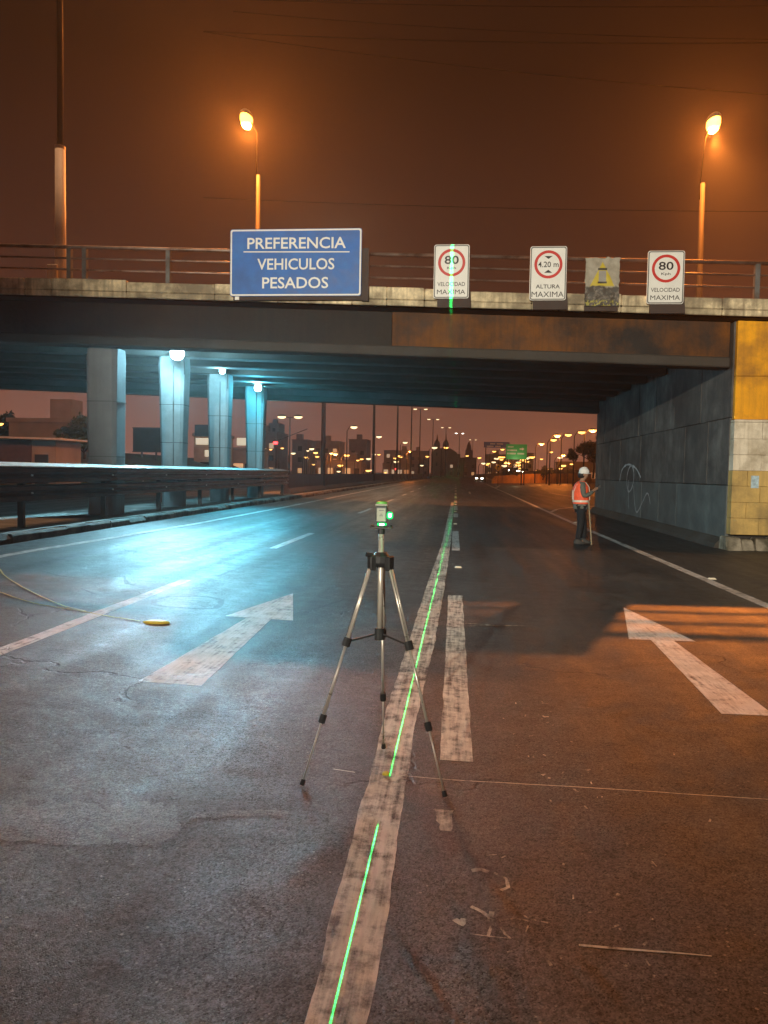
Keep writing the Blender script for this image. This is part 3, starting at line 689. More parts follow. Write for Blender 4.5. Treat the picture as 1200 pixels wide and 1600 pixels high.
# tattered plastic sheet with a yellow printed triangle
def mat_tatter():
    m, nt, p = new_mat('torn_print'); MATS['torn_print'] = m
    tc = N(nt, 'ShaderNodeTexCoord'); sp = N(nt, 'ShaderNodeSeparateXYZ'); L(nt, tc.outputs['Object'], sp.inputs[0])
    X, Z = sp.outputs['X'], sp.outputs['Z']
    v = coords(nt, obj=True); wob = noise_n(nt, v, 6, 4)
    zz = math_n(nt, 'ADD', Z, math_n(nt, 'MULTIPLY', math_n(nt, 'SUBTRACT', wob, 0.5), 0.22))
    upper = ramp(nt, zz, 0.44, 0.47)
    c = mixc(nt, noise_n(nt, v, 9, 5), (0.16, 0.145, 0.11), (0.42, 0.39, 0.31))
    dark = mixc(nt, ramp(nt, noise_n(nt, v, 12, 6), 0.5, 0.7), (0.05, 0.045, 0.035), (0.20, 0.18, 0.15))
    fleck = math_n(nt, 'MULTIPLY', ramp(nt, noise_n(nt, v, 18, 3), 0.50, 0.58), ramp(nt, Z, 0.17, 0.12))
    dark = mixc(nt, fleck, dark, (0.30, 0.27, 0.05))
    ax = math_n(nt, 'ABSOLUTE', X)
    tri = math_n(nt, 'MULTIPLY', ramp(nt, math_n(nt, 'ADD', ax, math_n(nt, 'MULTIPLY', Z, 0.50)), 0.505, 0.49), ramp(nt, Z, 0.44, 0.47))
    c = mixc(nt, tri, c, (0.46, 0.36, 0.025))
    inner = math_n(nt, 'MULTIPLY', ramp(nt, ax, 0.085, 0.075), math_n(nt, 'MULTIPLY', ramp(nt, Z, 0.54, 0.55), ramp(nt, Z, 0.80, 0.79)))
    c = mixc(nt, inner, c, (0.26, 0.25, 0.22))
    bar = math_n(nt, 'MULTIPLY', ramp(nt, ax, 0.105, 0.095), math_n(nt, 'ADD', math_n(nt, 'MULTIPLY', ramp(nt, Z, 0.80, 0.81), ramp(nt, Z, 0.86, 0.85)), math_n(nt, 'MULTIPLY', ramp(nt, Z, 0.51, 0.52), ramp(nt, Z, 0.56, 0.55))))
    c = mixc(nt, bar, c, (0.03, 0.025, 0.01))
    L(nt, mixc(nt, upper, dark, c), p.inputs['Base Color']); p.inputs['Roughness'].default_value = 0.6
mat_tatter()
random.seed(2)
t = thing('tattered_sheet', 'torn plastic sheet with a yellow triangle hung between two white signs', 'poster', (3.175, SY, 5.42))
m = MB(); nu, nv = 15, 22
for j in range(nv):
    for i in range(nu):
        u = i/(nu-1); v_ = j/(nv-1)
        ex = 0.03*noise.noise(Vector((j*0.5, 3, i > 7))) if i in (0, nu-1) else 0
        ez = 0.05*noise.noise(Vector((i*0.6, 9, 0))) if j == nv-1 else 0
        m.v.append((2.80+0.75*u+ex, SY-0.02+0.035*noise.noise(Vector((u*5, v_*6, 4))), 5.44+1.06*v_+ez))
m.f = [(j*nu+i, j*nu+i+1, (j+1)*nu+i+1, (j+1)*nu+i) for j in range(nv-1) for i in range(nu-1)]
m.build('sheet', 'torn_print', t, smooth=True)
q = MB(); q.box(2.81, 3.55, SY+0.05, SY+0.10, 5.34, 5.46); q.build('bracket', 'bracket_steel', t)
for sx in (2.95, 3.4): q = MB(); q.box(sx-0.02, sx+0.02, SY+0.03, SY+0.06, 5.34, 6.45); q.build('batten', 'bracket_steel', t)

# ------------------------------------------------------------------ guard rail on the median
M('galv_steel', (0.07, 0.072, 0.072), 0.42, 0.3, 3, 0.15, 40, metal=0.55, dirt=(0.06, 0.05, 0.045), dirt_amt=0.45)
M('rusty_lit_steel', (0.11, 0.045, 0.026), 0.7, 0.4, 3, 0.3, 40, metal=0.2, dirt=(0.05, 0.022, 0.014), dirt_amt=0.5)  # rust, plus the light on the near beams put into the brown
M('rail_edge', (0.66, 0.66, 0.63), 0.5, 0.25, 3, 0.1, 40)
gr = thing('guard_rail', 'double sided steel crash barrier with two stacked beams along the kerb', 'guard rail', (-8.45, 22, 0.4))
def wprof(x, z0, s):   # open W section, thickened
    pts = [(0.0, 0.0), (0.075, 0.03), (0.075, 0.095), (0.0, 0.135), (0.0, 0.175), (0.075, 0.215), (0.075, 0.28), (0.0, 0.31)]
    out = [(x+s*a, z0+b) for a, b in pts]; inn = [(x+s*(a-0.012), z0+b) for a, b in reversed(pts)]
    return out+inn
GP = [3.25, 7.0, 10.75, 14.5, 18.1, 21.6, 25.2, 29.0, 33.1, 37.6]
for side, xx in ((1, -8.36), (-1, -8.78)):
    for i, (a, b) in enumerate(zip(GP, GP[1:])):
        for z0 in (1.285, 0.935):
            q = MB(); q.prism(wprof(xx, z0, side), 'y', a-0.12-(0.0), b+0.12)
            d = 0.004*(i % 2)*side
            q.v = [(vx+d, vy, vz+random.uniform(-.0, .0)) for vx, vy, vz in q.v]
            q.build('beam', 'rusty_lit_steel' if b < 18.5 and side > 0 else 'galv_steel', gr)
for i, a in enumerate(GP):
    q = MB(); q.box(-8.63, -8.51, a-0.05, a+0.05, 0.38, 1.575); q.build('post', 'galv_steel', gr, bevel=0.006)
    for z in (1.43, 1.08):
        q = MB(); q.box(-8.765, -8.635, a-0.04, a+0.04, z-0.09, z+0.09); q.box(-8.505, -8.375, a-0.04, a+0.04, z-0.09, z+0.09); q.build('spacer', 'galv_steel', gr)
        q = MB(); q.tube([(-8.36, a, z+0.01), (-8.325, a, z+0.01)], 0.022, 6); q.build('bolt', 'rail_edge', gr)
q = MB(); q.prism([(-8.72, 1.675), (-8.27, 1.600), (-8.27, 1.622), (-8.72, 1.697)], 'y', 3.2, 37.75); q.build('top_cap', 'rail_edge', gr)
q = MB(); q.box(-8.6, -8.54, 3.2, 37.7, 1.57, 1.655); q.build('cap_web', 'galv_steel', gr)

# ------------------------------------------------------------------ flood lights under the deck
M('lamp_housing', (0.10, 0.10, 0.10), 0.5, 0.2, 5, 0)
M('black_cable', (0.01, 0.01, 0.01), 0.6, 0.1, 5, 0)
mat_emit('flood_lens', (0.62, 0.90, 1.0), 90.0)
mat_emit('flood_lens_dim', (0.45, 0.85, 1.0), 25.0)
def floodlight(label, x, y, z, power, spill, aim, bright, r_, col=FLOOD):
    t = thing('floodlight', label, 'floodlight', (x, y, z), 'blue white floodlights beside the piers')
    zt = 5.42 + bz(x, y)
    q = MB(); q.box(x-0.03, x+0.03, y+0.02, y+0.07, z+0.1, zt); q.build('bracket', 'lamp_housing', t)
    q = MB(); q.loft([[(x+a*r_*0.9, y+0.02, z+b*r_*0.85) for a, b in ((-1, -1), (1, -1), (1, 1), (-1, 1))], [(x+a*r_*0.6, y+0.16, z+0.04+b*r_*0.55) for a, b in ((-1, -1), (1, -1), (1, 1), (-1, 1))]])
    q.build('housing', 'lamp_housing', t, bevel=0.01)
    q = MB(); n = 20
    q.loft([[(x+r_*math.cos(e)*math.cos(2*math.pi*k/n), y+0.015-r_*0.75*math.sin(e), z+r_*math.cos(e)*math.sin(2*math.pi*k/n)) for k in range(n)] for e in (0, 0.3, 0.6, 0.9, 1.2, 1.5)])
    q.build('lens', 'flood_lens' if bright else 'flood_lens_dim', t, smooth=True)
    q = MB(); q.hexa([(x-r_*1.15, y-0.14, z+r_*1.02), (x+r_*1.15, y-0.14, z+r_*1.02), (x+r_*1.1, y+0.16, z+r_*1.02), (x-r_*1.1, y+0.16, z+r_*1.02), (x-r_*1.15, y-0.14, z+r_*1.12), (x+r_*1.15, y-0.14, z+r_*1.12), (x+r_*1.1, y+0.16, z+r_*1.12), (x-r_*1.1, y+0.16, z+r_*1.12)]); q.build('visor', 'lamp_housing', t)
    q = MB(); q.tube([(x+0.05, y+0.1, z), (x+0.16, y+0.12, z-0.12), (x+0.12, y+0.28, z-0.3), (x+0.10, y+0.36, z-0.6)], 0.014, 6); q.build('cable', 'black_cable', t)
    lamp('flood_spill', (x, y-0.34, z-0.08), spill, col, 0.09, t)
    spot('flood_lamp', (x, y-0.26, z-0.05), aim, 100, 0.9, power, col, 0.10, t)
floodlight('brightest floodlight, mounted before the second pier', -8.50, 22.85, 5.125, P_FLOOD[0], P_SPILL[0], (-6.2, 9.0, 0), True, 0.21)
floodlight('small dim floodlight above the third pier', -8.57, 27.6, 5.21, P_FLOOD[1], P_SPILL[1], (-5.5, 14.0, 0), False, 0.11)
floodlight('floodlight in front of the fourth pier, lighting it cyan', -8.42, 32.1, 5.10, P_FLOOD[2], P_SPILL[2], (-5.0, 17.0, 0), True, 0.15, (0.10, 0.72, 1.0))

# ------------------------------------------------------------------ sodium lamps, mast
M('pole_concrete', (0.026, 0.023, 0.02), 0.8, 0.25, 1.5, 0.2, 20, streak=0.3)
M('pole_white', (0.66, 0.63, 0.60), 0.6, 0.12, 1.5, 0.1, 20, streak=0.25)
M('wire_black', (0.006, 0.0055, 0.005), 1.0, 0.2, 1.5, 0, spec=0.0)
M('pole_dark', (0.05, 0.045, 0.04), 0.7, 0.2, 1.5, 0.1, 20)
mat_emit('sodium_lens', (1.0, 0.46, 0.06), 7.0)
mat_emit('sodium_far', (1.0, 0.46, 0.10), 4.0)
mat_emit('pale_far', (1.0, 0.74, 0.40), 2.2)
mat_emit('white_far', (1.0, 0.93, 0.78), 9.0)
mat_emit('red_far', (1.0, 0.03, 0.04), 6.0)
def street_lamp(name, label, base, pole_top, head, power, lens='sodium_lens', col=SODIUM, r0=0.13, r1=0.085, light=True, hs=1.5, aim=None, beam=None):
    bx_, by0, bz0 = base
    t = thing(name, label, 'street lamp', base)
    q = MB(); q.tube([(bx_, by0, bz0), (bx_, by0, bz0+0.5), pole_top], [r0*1.15, r0, r1], 10); q.build('pole', 'pole_concrete', t, smooth=True)
    p = Vector(pole_top); h = Vector(head)
    q = MB(); mid = Vector((p.x+(h.x-p.x)*0.12, p.y+(h.y-p.y)*0.12, p.z+(h.z-p.z)*0.75))
    q.tube([p-Vector((0.09, 0, 0.6)), p+Vector((-0.09, 0, 0.0)), mid, h+Vector((0, 0, 0.16*hs))], 0.022, 8); q.build('arm', 'wire_black', t, smooth=True)
    q = MB(); n = 12
    q.loft([[(h.x+0.17*hs*s*math.cos(2*math.pi*k/n), h.y+0.34*hs*s*math.sin(2*math.pi*k/n), h.z+d*hs) for k in range(n)] for s, d in ((1.0, 0.06), (0.95, 0.12), (0.6, 0.20), (0.2, 0.22))])
    hd = q.build('lamp_head', 'lamp_housing', t, smooth=True)
    q = MB()
    q.loft([[(h.x+0.15*hs*s*math.cos(2*math.pi*k/n), h.y+0.30*hs*s*math.sin(2*math.pi*k/n), h.z+d*hs) for k in range(n)] for s, d in ((1.0, 0.055), (1.0, -0.06), (0.75, -0.17), (0.25, -0.22))])
    q.build('lens', lens, t, smooth=True)
    if light and beam: spot('sodium_beam', (h.x, h.y, h.z-0.36*hs), beam[0], beam[1], 1.0, beam[2], col, 0.10, t)
    if light and aim is None: lamp('sodium_lamp', (h.x, h.y, h.z-0.34*hs), power, col, 0.10, t)
    elif light: spot('front_lamp', (h.x, h.y, h.z-0.34*hs), aim, 43, 0.8, power, col, 0.12, t)
    return t
street_lamp('street_lamp', 'lit sodium street lamp on a pole behind the blue sign', (-8.05, 30.5, 6.05), (-8.05, 30.5, 13.3), (-8.56, 30.5, 15.47), P_SODIUM_L)
street_lamp('street_lamp', 'lit sodium street lamp on a pole behind the right end of the railing', (9.05, 30.5, 5.5), (9.02, 30.5, 12.7), (9.33, 30.5, 14.9), P_SODIUM_R, beam=((7.8, 17.0, 0.0), 44, 31000))
# work lamp behind the viewer; it lights the sign faces and the yellow front
street_lamp('work_lamp', 'low work lamp behind the viewer, outside the picture', (-5.4, -14.0, 0.1), (-5.4, -14.0, 5.6), (-4.0, -13.9, 6.6), P_FRONT, col=FRONTW, aim=(1.2, 18.0, 6.0))
MX, MY = -11.2, 21.0
t = thing('high_mast', 'tall white light mast rising behind the overpass railing', 'light mast', (MX, MY, 6.05))
q = MB(); q.tube([(MX, MY, 6.05), (MX, MY, 10.5)], [0.155, 0.14], 14); q.build('lower_section', 'pole_white', t, smooth=True)
q = MB(); q.tube([(MX, MY, 10.5), (MX+0.03, MY, 30.0)], [0.085, 0.07], 12); q.build('upper_section', 'pole_dark', t, smooth=True)
q = MB(); q.box(MX-0.28, MX+0.02, MY-0.26, MY-0.16, 6.75, 7.25); q.build('junction_box', 'pole_white', t, bevel=0.02)
q = MB(); q.tube([(MX, MY, 10.46), (MX, MY, 10.55)], 0.15, 14); q.build('collar', 'pole_white', t)
for k in range(4):
    a = math.pi/4+k*math.pi/2; c = (MX+0.03+0.9*math.cos(a), MY+0.9*math.sin(a), 30.1)
    q = MB(); q.tube([(MX+0.03, MY, 30.0), c], 0.04, 6); q.build('arm', 'pole_dark', t)
    q = MB(); q.obox(c, (0.5, 0.4, 0.16), a); hd = q.build('lamp_head', 'lamp_housing', t)
    q = MB(); q.obox((c[0], c[1], c[2]-0.10), (0.4, 0.3, 0.03), a); q.build('lens', 'pale_far', t)
lamp('mast_lamp', (MX, MY, 29.6), P_MAST, MASTW, 0.35, t)

# ------------------------------------------------------------------ survey tripod and laser level
M('aluminium', (0.42, 0.38, 0.33), 0.34, 0.08, 20, 0, metal=0.5)
M('black_plastic', (0.014, 0.014, 0.015), 0.45, 0.2, 30, 0.1, 200)
M('grey_plastic', (0.06, 0.065, 0.065), 0.5, 0.2, 30, 0.1, 200)
M('label_print', (0.20, 0.20, 0.16), 0.5, 0.12, 120, 0)
M('lime_plastic', (0.10, 0.34, 0.06), 0.4, 0.15, 30, 0)
M('laser_window', (0.0, 0.10, 0.03), 0.3, 0.05, 5, 0, emit=(0.0, 1.0, 0.16), es=1.6)
TX, TY = -0.378, 3.97
tp = thing('tripod', 'aluminium survey tripod with black joints standing on the worn stripe', 'tripod', (TX, TY, 0.01))
feet = [(-0.382, 4.365), (-0.742, 3.765), (-0.018, 3.765)]
for fx, fy in feet:
    d = Vector((fx-TX, fy-TY, 0)).normalized(); fz = hgt(fx, fy)
    a = Vector((TX, TY, 1.135))+d*0.058; b = Vector((fx, fy, fz+0.012)); P_ = lambda s: a.lerp(b, s)
    sd = d.cross(Vector((0, 0, 1)))*0.0085
    q = MB(); q.tube([P_(0)+sd, P_(0.36)+sd], 0.0070, 8); q.tube([P_(0)-sd, P_(0.36)-sd], 0.0070, 8); lg = q.build('leg', 'aluminium', tp, smooth=True)
    q = MB(); q.tube([P_(0.34), P_(0.70)], 0.0078, 8); q.build('leg_section', 'aluminium', lg, smooth=True)
    q = MB(); q.tube([P_(0.68), P_(0.985)], 0.0048, 8); q.build('leg_section', 'aluminium', lg, smooth=True)
    q = MB(); q.tube([P_(0.333), P_(0.372)], 0.0215, 8); q.build('clamp', 'black_plastic', lg)
    q = MB(); q.tube([P_(0.683), P_(0.722)], 0.0175, 8); q.build('clamp', 'black_plastic', lg)
    q = MB(); q.tube([P_(0.975), P_(1.0)], [0.011, 0.014], 8); q.build('foot', 'black_plastic', lg)
    q = MB(); c0 = Vector((TX, TY, 0.775))+d*0.02; q.tube([c0, P_(0.352)], 0.0055, 6); q.build('brace', 'black_plastic', tp)
    q = MB(); q.obox(tuple(Vector((TX, TY, 1.15))+d*0.052), (0.034, 0.05, 0.075), math.atan2(d.y, d.x)); q.build('hinge', 'black_plastic', tp, bevel=0.006)
q = MB(); q.tube([(TX, TY, 0.74), (TX, TY, 1.30)], 0.0145, 14); q.build('centre_column', 'aluminium', tp, smooth=True)
q = MB(); q.tube([(TX, TY, 0.745), (TX, TY, 0.805)], 0.027, 12); q.build('collar', 'black_plastic', tp)
q = MB(); q.ell([(TX, TY, 1.13, 0.036, 0.036), (TX, TY, 1.15, 0.046, 0.046), (TX, TY, 1.185, 0.046, 0.046), (TX, TY, 1.205, 0.026, 0.026)], 12); q.build('hub', 'black_plastic', tp)
q = MB(); q.tube([(TX-0.045, TY-0.02, 1.19), (TX-0.072, TY-0.04, 1.195)], 0.012, 8); q.build('knob', 'black_plastic', tp)
q = MB(); q.tube([(TX, TY, 1.30), (TX, TY, 1.325)], 0.018, 12); q.build('head', 'black_plastic', tp)

ll = thing('laser_level', 'small laser level glowing green on top of the tripod', 'laser level', (TX, TY, 1.325))
q = MB(); q.obox((TX, TY, 1.332), (0.115, 0.05, 0.010)); q.build('base_plate', 'black_plastic', ll, bevel=0.003)
q = MB(); q.tube([(TX-0.05, TY, 1.337), (TX-0.05, TY, 1.345)], 0.009, 8); q.tube([(TX+0.048, TY, 1.337), (TX+0.048, TY, 1.347)], 0.009, 8); q.build('levelling_screw', 'black_plastic', ll)
q = MB(); q.ell([(TX, TY, 1.338, 0.020, 0.020), (TX, TY, 1.356, 0.026, 0.026)], 14); q.build('turret', 'grey_plastic', ll)
lamp('laser_glow', (TX+0.055, TY-0.075, 1.362), 0.11, (0.0, 1.0, 0.22), 0.01, ll)
mat_emit('laser_core', (0.55, 1.0, 0.70), 10.0)
q = MB(); q.ell([(TX+0.003, TY-0.014, 1.3455, 0.024, 0.020), (TX+0.003, TY-0.014, 1.3565, 0.024, 0.020)], 14); q.build('window', 'laser_window', ll)
q = MB(); q.obox((TX+0.004, TY-0.033, 1.351), (0.024, 0.006, 0.008)); q.build('window', 'laser_core', ll)
q = MB(); q.obox((TX, TY, 1.402), (0.062, 0.058, 0.088)); q.build('body', 'grey_plastic', ll, bevel=0.008)
q = MB(); q.obox((TX, TY, 1.4515), (0.066, 0.062, 0.011)); q.build('cap', 'label_print', ll, bevel=0.003)
q = MB(); q.ell([(TX, TY, 1.457, 0.030, 0.028), (TX, TY, 1.466, 0.028, 0.026), (TX, TY, 1.470, 0.015, 0.014)], 16); q.build('dial', 'lime_plastic', ll)
q = MB(); q.add([(TX-0.023, TY-0.0296, 1.368), (TX+0.022, TY-0.0296, 1.368), (TX+0.022, TY-0.0296, 1.434), (TX-0.023, TY-0.0296, 1.434)], [(0, 1, 2, 3)]); fl = q.build('label_plate', 'label_print', ll)
for k, (w, z) in enumerate(((0.026, 1.424), (0.010, 1.404), (0.018, 1.396))):
    q = MB(); q.add([(TX-w/2, TY-0.030, z-0.002), (TX+w/2, TY-0.030, z-0.002), (TX+w/2, TY-0.030, z+0.002), (TX-w/2, TY-0.030, z+0.002)], [(0, 1, 2, 3)]); q.build('print_line', 'grey_plastic', fl)
q = MB(); q.obox((TX+0.040, TY-0.004, 1.398), (0.018, 0.036, 0.052)); q.build('projector', 'grey_plastic', ll, bevel=0.004)
q = MB(); q.ell([(TX+0.045, TY-0.022, 1.380, 0.009, 0.007), (TX+0.045, TY-0.025, 1.388, 0.016, 0.012), (TX+0.045, TY-0.025, 1.408, 0.016, 0.012), (TX+0.045, TY-0.022, 1.416, 0.009, 0.007)], 12); q.build('window', 'laser_window', ll)
q = MB(); q.ell([(TX+0.046, TY-0.035, 1.389, 0.005, 0.004), (TX+0.046, TY-0.037, 1.399, 0.009, 0.006), (TX+0.046, TY-0.035, 1.409, 0.005, 0.004)], 10); q.build('window', 'laser_core', ll)
# the instrument's vertical fan of laser light: a point lamp that only shines in one plane
ld = bpy.data.lights.new('laser_fan', 'POINT'); ld.energy = P_LASER; ld.color = (0.0, 1.0, 0.14); ld.shadow_soft_size = 0.0
ld.use_nodes = True; nt = ld.node_tree
em = next(n_ for n_ in nt.nodes if n_.type == 'EMISSION')
tc = N(nt, 'ShaderNodeTexCoord'); nm = N(nt, 'ShaderNodeVectorMath', operation='NORMALIZE'); L(nt, tc.outputs['Normal'], nm.inputs[0])
sp = N(nt, 'ShaderNodeSeparateXYZ'); L(nt, nm.outputs[0], sp.inputs[0])
line = ramp(nt, math_n(nt, 'DIVIDE', math_n(nt, 'ABSOLUTE', sp.outputs['X']), ramp(nt, sp.outputs['Z'], 0.262, 0.272, 1.0, 1.6)), 0.0019, 0.0009, 0, 1)
gain = math_n(nt, 'POWER', math_n(nt, 'DIVIDE', 1.0, math_n(nt, 'ADD', math_n(nt, 'ABSOLUTE', sp.outputs['Z']), 0.02)), 1.9)
fwd = ramp(nt, sp.outputs['Y'], 0.0, 0.05)
gain = math_n(nt, 'ADD', math_n(nt, 'MULTIPLY', gain, fwd), math_n(nt, 'MULTIPLY', math_n(nt, 'SUBTRACT', 1.0, fwd), ramp(nt, sp.outputs['Z'], -0.40, -0.55, 0.0, 1.4)))
upg = ramp(nt, sp.outputs['Z'], 0.262, 0.272, 1.0, 9.0)
upg = math_n(nt, 'MULTIPLY', upg, ramp(nt, sp.outputs['Z'], 0.08, 0.13, 1.0, 0.12))
upg = math_n(nt, 'MULTIPLY', upg, math_n(nt, 'ADD', 1.0, ramp(nt, sp.outputs['Z'], 0.262, 0.272, 0.0, 10.0)))
upg = math_n(nt, 'MULTIPLY', upg, math_n(nt, 'MULTIPLY', ramp(nt, sp.outputs['Z'], 0.392, 0.384), math_n(nt, 'MAXIMUM', fwd, ramp(nt, sp.outputs['Z'], -0.935, -0.925))))
L(nt, math_n(nt, 'MULTIPLY', math_n(nt, 'MULTIPLY', line, gain), upg), em.inputs['Strength'])
lo = bpy.data.objects.new('laser_fan', ld); C.objects.link(lo); lo.parent = ll; lo.location = Vector((TX+0.0645, TY-0.012, 1.400)) - WPOS[ll.name]; lo.rotation_euler = (0, 0, -0.0085)

M('yellow_plastic', (0.55, 0.42, 0.05), 0.45, 0.12, 20, 0)
q = MB(); q.ell([(-0.335, 4.005, 0.012, 0.020, 0.020), (-0.335, 4.005, 0.020, 0.020, 0.020), (-0.335, 4.005, 0.026, 0.012, 0.012)], 14)
tag(q.build('survey_marker', 'yellow_plastic', None, at=(-0.335, 4.005, 0.012), smooth=False), 'small yellow disc on the stripe below the tripod', 'survey marker')
# measuring tape lying on the left lane
tm = thing('measuring_tape', 'yellow measuring tape looping over the left lane', 'tape', (-4.4, 8.0, 0.14))
def ribbon(pts, w, h):
    m = MB(); S_ = []
    for i in range(len(pts)-1):
        p0, p1, p2, p3 = (Vector(pts[max(i-1, 0)]), Vector(pts[i]), Vector(pts[i+1]), Vector(pts[min(i+2, len(pts)-1)]))
        for k in range(10):
            t_ = k/10; S_.append(0.5*((2*p1)+(-p0+p2)*t_+(2*p0-5*p1+4*p2-p3)*t_*t_+(-p0+3*p1-3*p2+p3)*t_**3))
    S_.append(Vector(pts[-1])); rings = []
    for i, p in enumerate(S_):
        d = (S_[min(i+1, len(S_)-1)]-S_[max(i-1, 0)]).normalized(); nn = Vector((-d.y, d.x)); z = hgt(p.x, p.y)+0.003+0.003*(1+noise.noise(Vector((i*0.3, 7, 0))))
        a, b = p+nn*w/2, p-nn*w/2
        rings.append([(a.x, a.y, z), (b.x, b.y, z+0.004), (b.x, b.y, z+h+0.004), (a.x, a.y, z+h)])
    return m.loft(rings)
ribbon([(-7.2, 11.0), (-6.4, 10.2), (-5.85, 9.5), (-5.3, 8.9), (-4.75, 8.35), (-4.2, 7.85), (-3.8, 7.6)], 0.020, 0.002).build('tape_strand', 'yellow_plastic', tm)
ribbon([(-6.6, 9.6), (-5.9, 8.9), (-5.2, 8.35), (-4.5, 7.85), (-3.9, 7.62), (-3.5, 7.45), (-3.1, 7.32)], 0.022, 0.002).build('tape_strand', 'yellow_plastic', tm)
q = MB(); z = hgt(-2.9, 7.3); q.ell([(-2.92, 7.31, z+0.002, 0.13, 0.06), (-2.92, 7.31, z+0.014, 0.14, 0.065), (-2.92, 7.31, z+0.028, 0.09, 0.04)], 18); q.build('tape_case', 'yellow_plastic', tm, smooth=True)

# ------------------------------------------------------------------ surveyor
M('skin', (0.30, 0.17, 0.11), 0.6, 0.1, 12, 0.05)
M('hair', (0.012, 0.010, 0.009), 0.7, 0.2, 30, 0.2)
M('trousers', (0.012, 0.013, 0.016), 0.85, 0.3, 9, 0.4, 30)
M('sweater', (0.13, 0.14, 0.12), 0.9, 0.2, 9, 0.4, 40)
M('vest_orange', (0.95, 0.13, 0.05), 0.6, 0.2, 9, 0.9, 12, emit=None)
M('reflective_tape', (0.70, 0.62, 0.52), 0.35, 0.1, 20, 0)
M('helmet', (0.80, 0.80, 0.78), 0.3, 0.04, 9, 0)
M('shoe', (0.05, 0.048, 0.045), 0.7, 0.3, 20, 0.1)
def skin_mesh(name, verts, edges, mat, parent, levels=2, root=0):
    me = bpy.data.meshes.new('s'); me.from_pydata([v[0] for v in verts], edges, []); ob = bpy.data.objects.new('s', me); C.objects.link(ob)
    md = ob.modifiers.new('Skin', 'SKIN'); md.use_smooth_shade = True
    for i, v in enumerate(verts):
        r_ = v[1]; sv = me.skin_vertices[0].data[i]; sv.radius = r_ if isinstance(r_, tuple) else (r_, r_); sv.use_root = (i == root)
    sb = ob.modifiers.new('Sub', 'SUBSURF'); sb.levels = levels; sb.render_levels = levels
    dg = bpy.context.evaluated_depsgraph_get(); out = bpy.data.meshes.new_from_object(ob.evaluated_get(dg)); out.name = name
    bpy.data.objects.remove(ob); bpy.data.meshes.remove(me)
    out.materials.clear(); out.materials.append(MATS[mat]); out.shade_smooth()
    o = bpy.data.objects.new(name, out); C.objects.link(o); o.parent = parent; WPOS[o.name] = WPOS[parent.name].copy()
    return o
pp = thing('person', 'surveyor in orange vest and white hard hat reading a device by the wall', 'person', (2.98, 18.62, 0.0))
V = []; Ed = []
def vert(p, r_, link=None):
    V.append((p, r_)); i = len(V)-1
    if link is not None: Ed.append((link, i))
    return i
pel = vert((0, 0, 0.95), (0.14, 0.12)); sp1 = vert((-0.01, 0, 1.12), (0.13, 0.115), pel); ch = vert((-0.015, 0, 1.33), (0.16, 0.13), sp1)
ub = vert((0.0, 0, 1.455), (0.10, 0.085), ch); nk = vert((0.02, 0, 1.525), (0.055, 0.055), ub); jw = vert((0.055, 0, 1.585), (0.068, 0.075), nk)
hd = vert((0.062, 0, 1.655), (0.088, 0.098), jw); cr_ = vert((0.05, 0, 1.735), (0.07, 0.08), hd)
ns = vert((0.155, 0, 1.628), (0.012, 0.016), hd)
WR = {}
for s in (-1, 1):
    sh = vert((-0.01, s*0.175, 1.415), 0.062, ch); 
    el = vert((0.03 if s < 0 else 0.06, s*0.235, 1.145), 0.046, sh); fa = vert((0.16, s*0.18, 1.19), 0.042, el); wr = vert((0.275, s*0.085, 1.265), (0.027, 0.03), fa)
    pm = vert((0.325, s*0.062, 1.300), (0.020, 0.036), wr); WR[s] = pm
    for k, (dx, dz) in enumerate(((0.055, 0.05), (0.062, 0.034), (0.060, 0.016), (0.048, 0.0))):
        k1 = vert((0.325+dx*0.55, s*0.060, 1.300+dz*0.8+0.004), 0.010, pm); vert((0.325+dx*0.95, s*0.028, 1.300+dz*1.1+0.004), 0.0085, k1)
    th = vert((0.330, s*0.040, 1.335), 0.011, pm); vert((0.350, s*0.018, 1.355), 0.009, th)
    hp = vert((0.0, s*0.085, 0.88), 0.095, pel); kn = vert((0.0 if s < 0 else 0.09, s*0.095, 0.49), 0.062, hp); ak = vert((-0.06 if s < 0 else 0.11, s*0.10, 0.085), 0.042, kn); vert((0.08 if s < 0 else 0.24, s*0.105, 0.042), (0.04, 0.03), ak)
skin_mesh('body', V, Ed, 'skin', pp)
for s in (-1, 1):   # eyes and ears
    o_ = MB(); c = WPOS[pp.name]
    o_.ell([(c.x+0.143, c.y+s*0.033, c.z+1.660, 0.006, 0.010), (c.x+0.147, c.y+s*0.033, c.z+1.665, 0.008, 0.012), (c.x+0.143, c.y+s*0.033, c.z+1.670, 0.006, 0.010)], 8); o_.build('eye', 'hair', pp)
    o_ = MB(); o_.ell([(c.x+0.045, c.y+s*0.092, c.z+1.61, 0.014, 0.008), (c.x+0.042, c.y+s*0.098, c.z+1.64, 0.022, 0.012), (c.x+0.045, c.y+s*0.095, c.z+1.67, 0.014, 0.008)], 10); o_.build('ear', 'skin', pp, smooth=True)
V = []; Ed = []
a0 = vert((0, 0, 0.93), (0.165, 0.15)); a1 = vert((-0.01, 0, 1.12), (0.155, 0.14), a0); a2 = vert((-0.015, 0, 1.33), (0.175, 0.145), a1); a3 = vert((0.005, 0, 1.475), (0.085, 0.08), a2)
for s in (-1, 1):
    sh = vert((-0.01, s*0.18, 1.415), 0.075, a2); el = vert((0.03 if s < 0 else 0.06, s*0.24, 1.14), 0.062, sh); fa = vert((0.16, s*0.18, 1.19), 0.054, el); vert((0.262, s*0.095, 1.255), 0.040, fa)
skin_mesh('sweater', V, Ed, 'sweater', pp)
V = []; Ed = []
a0 = vert((0, 0, 0.93), (0.13, 0.12))
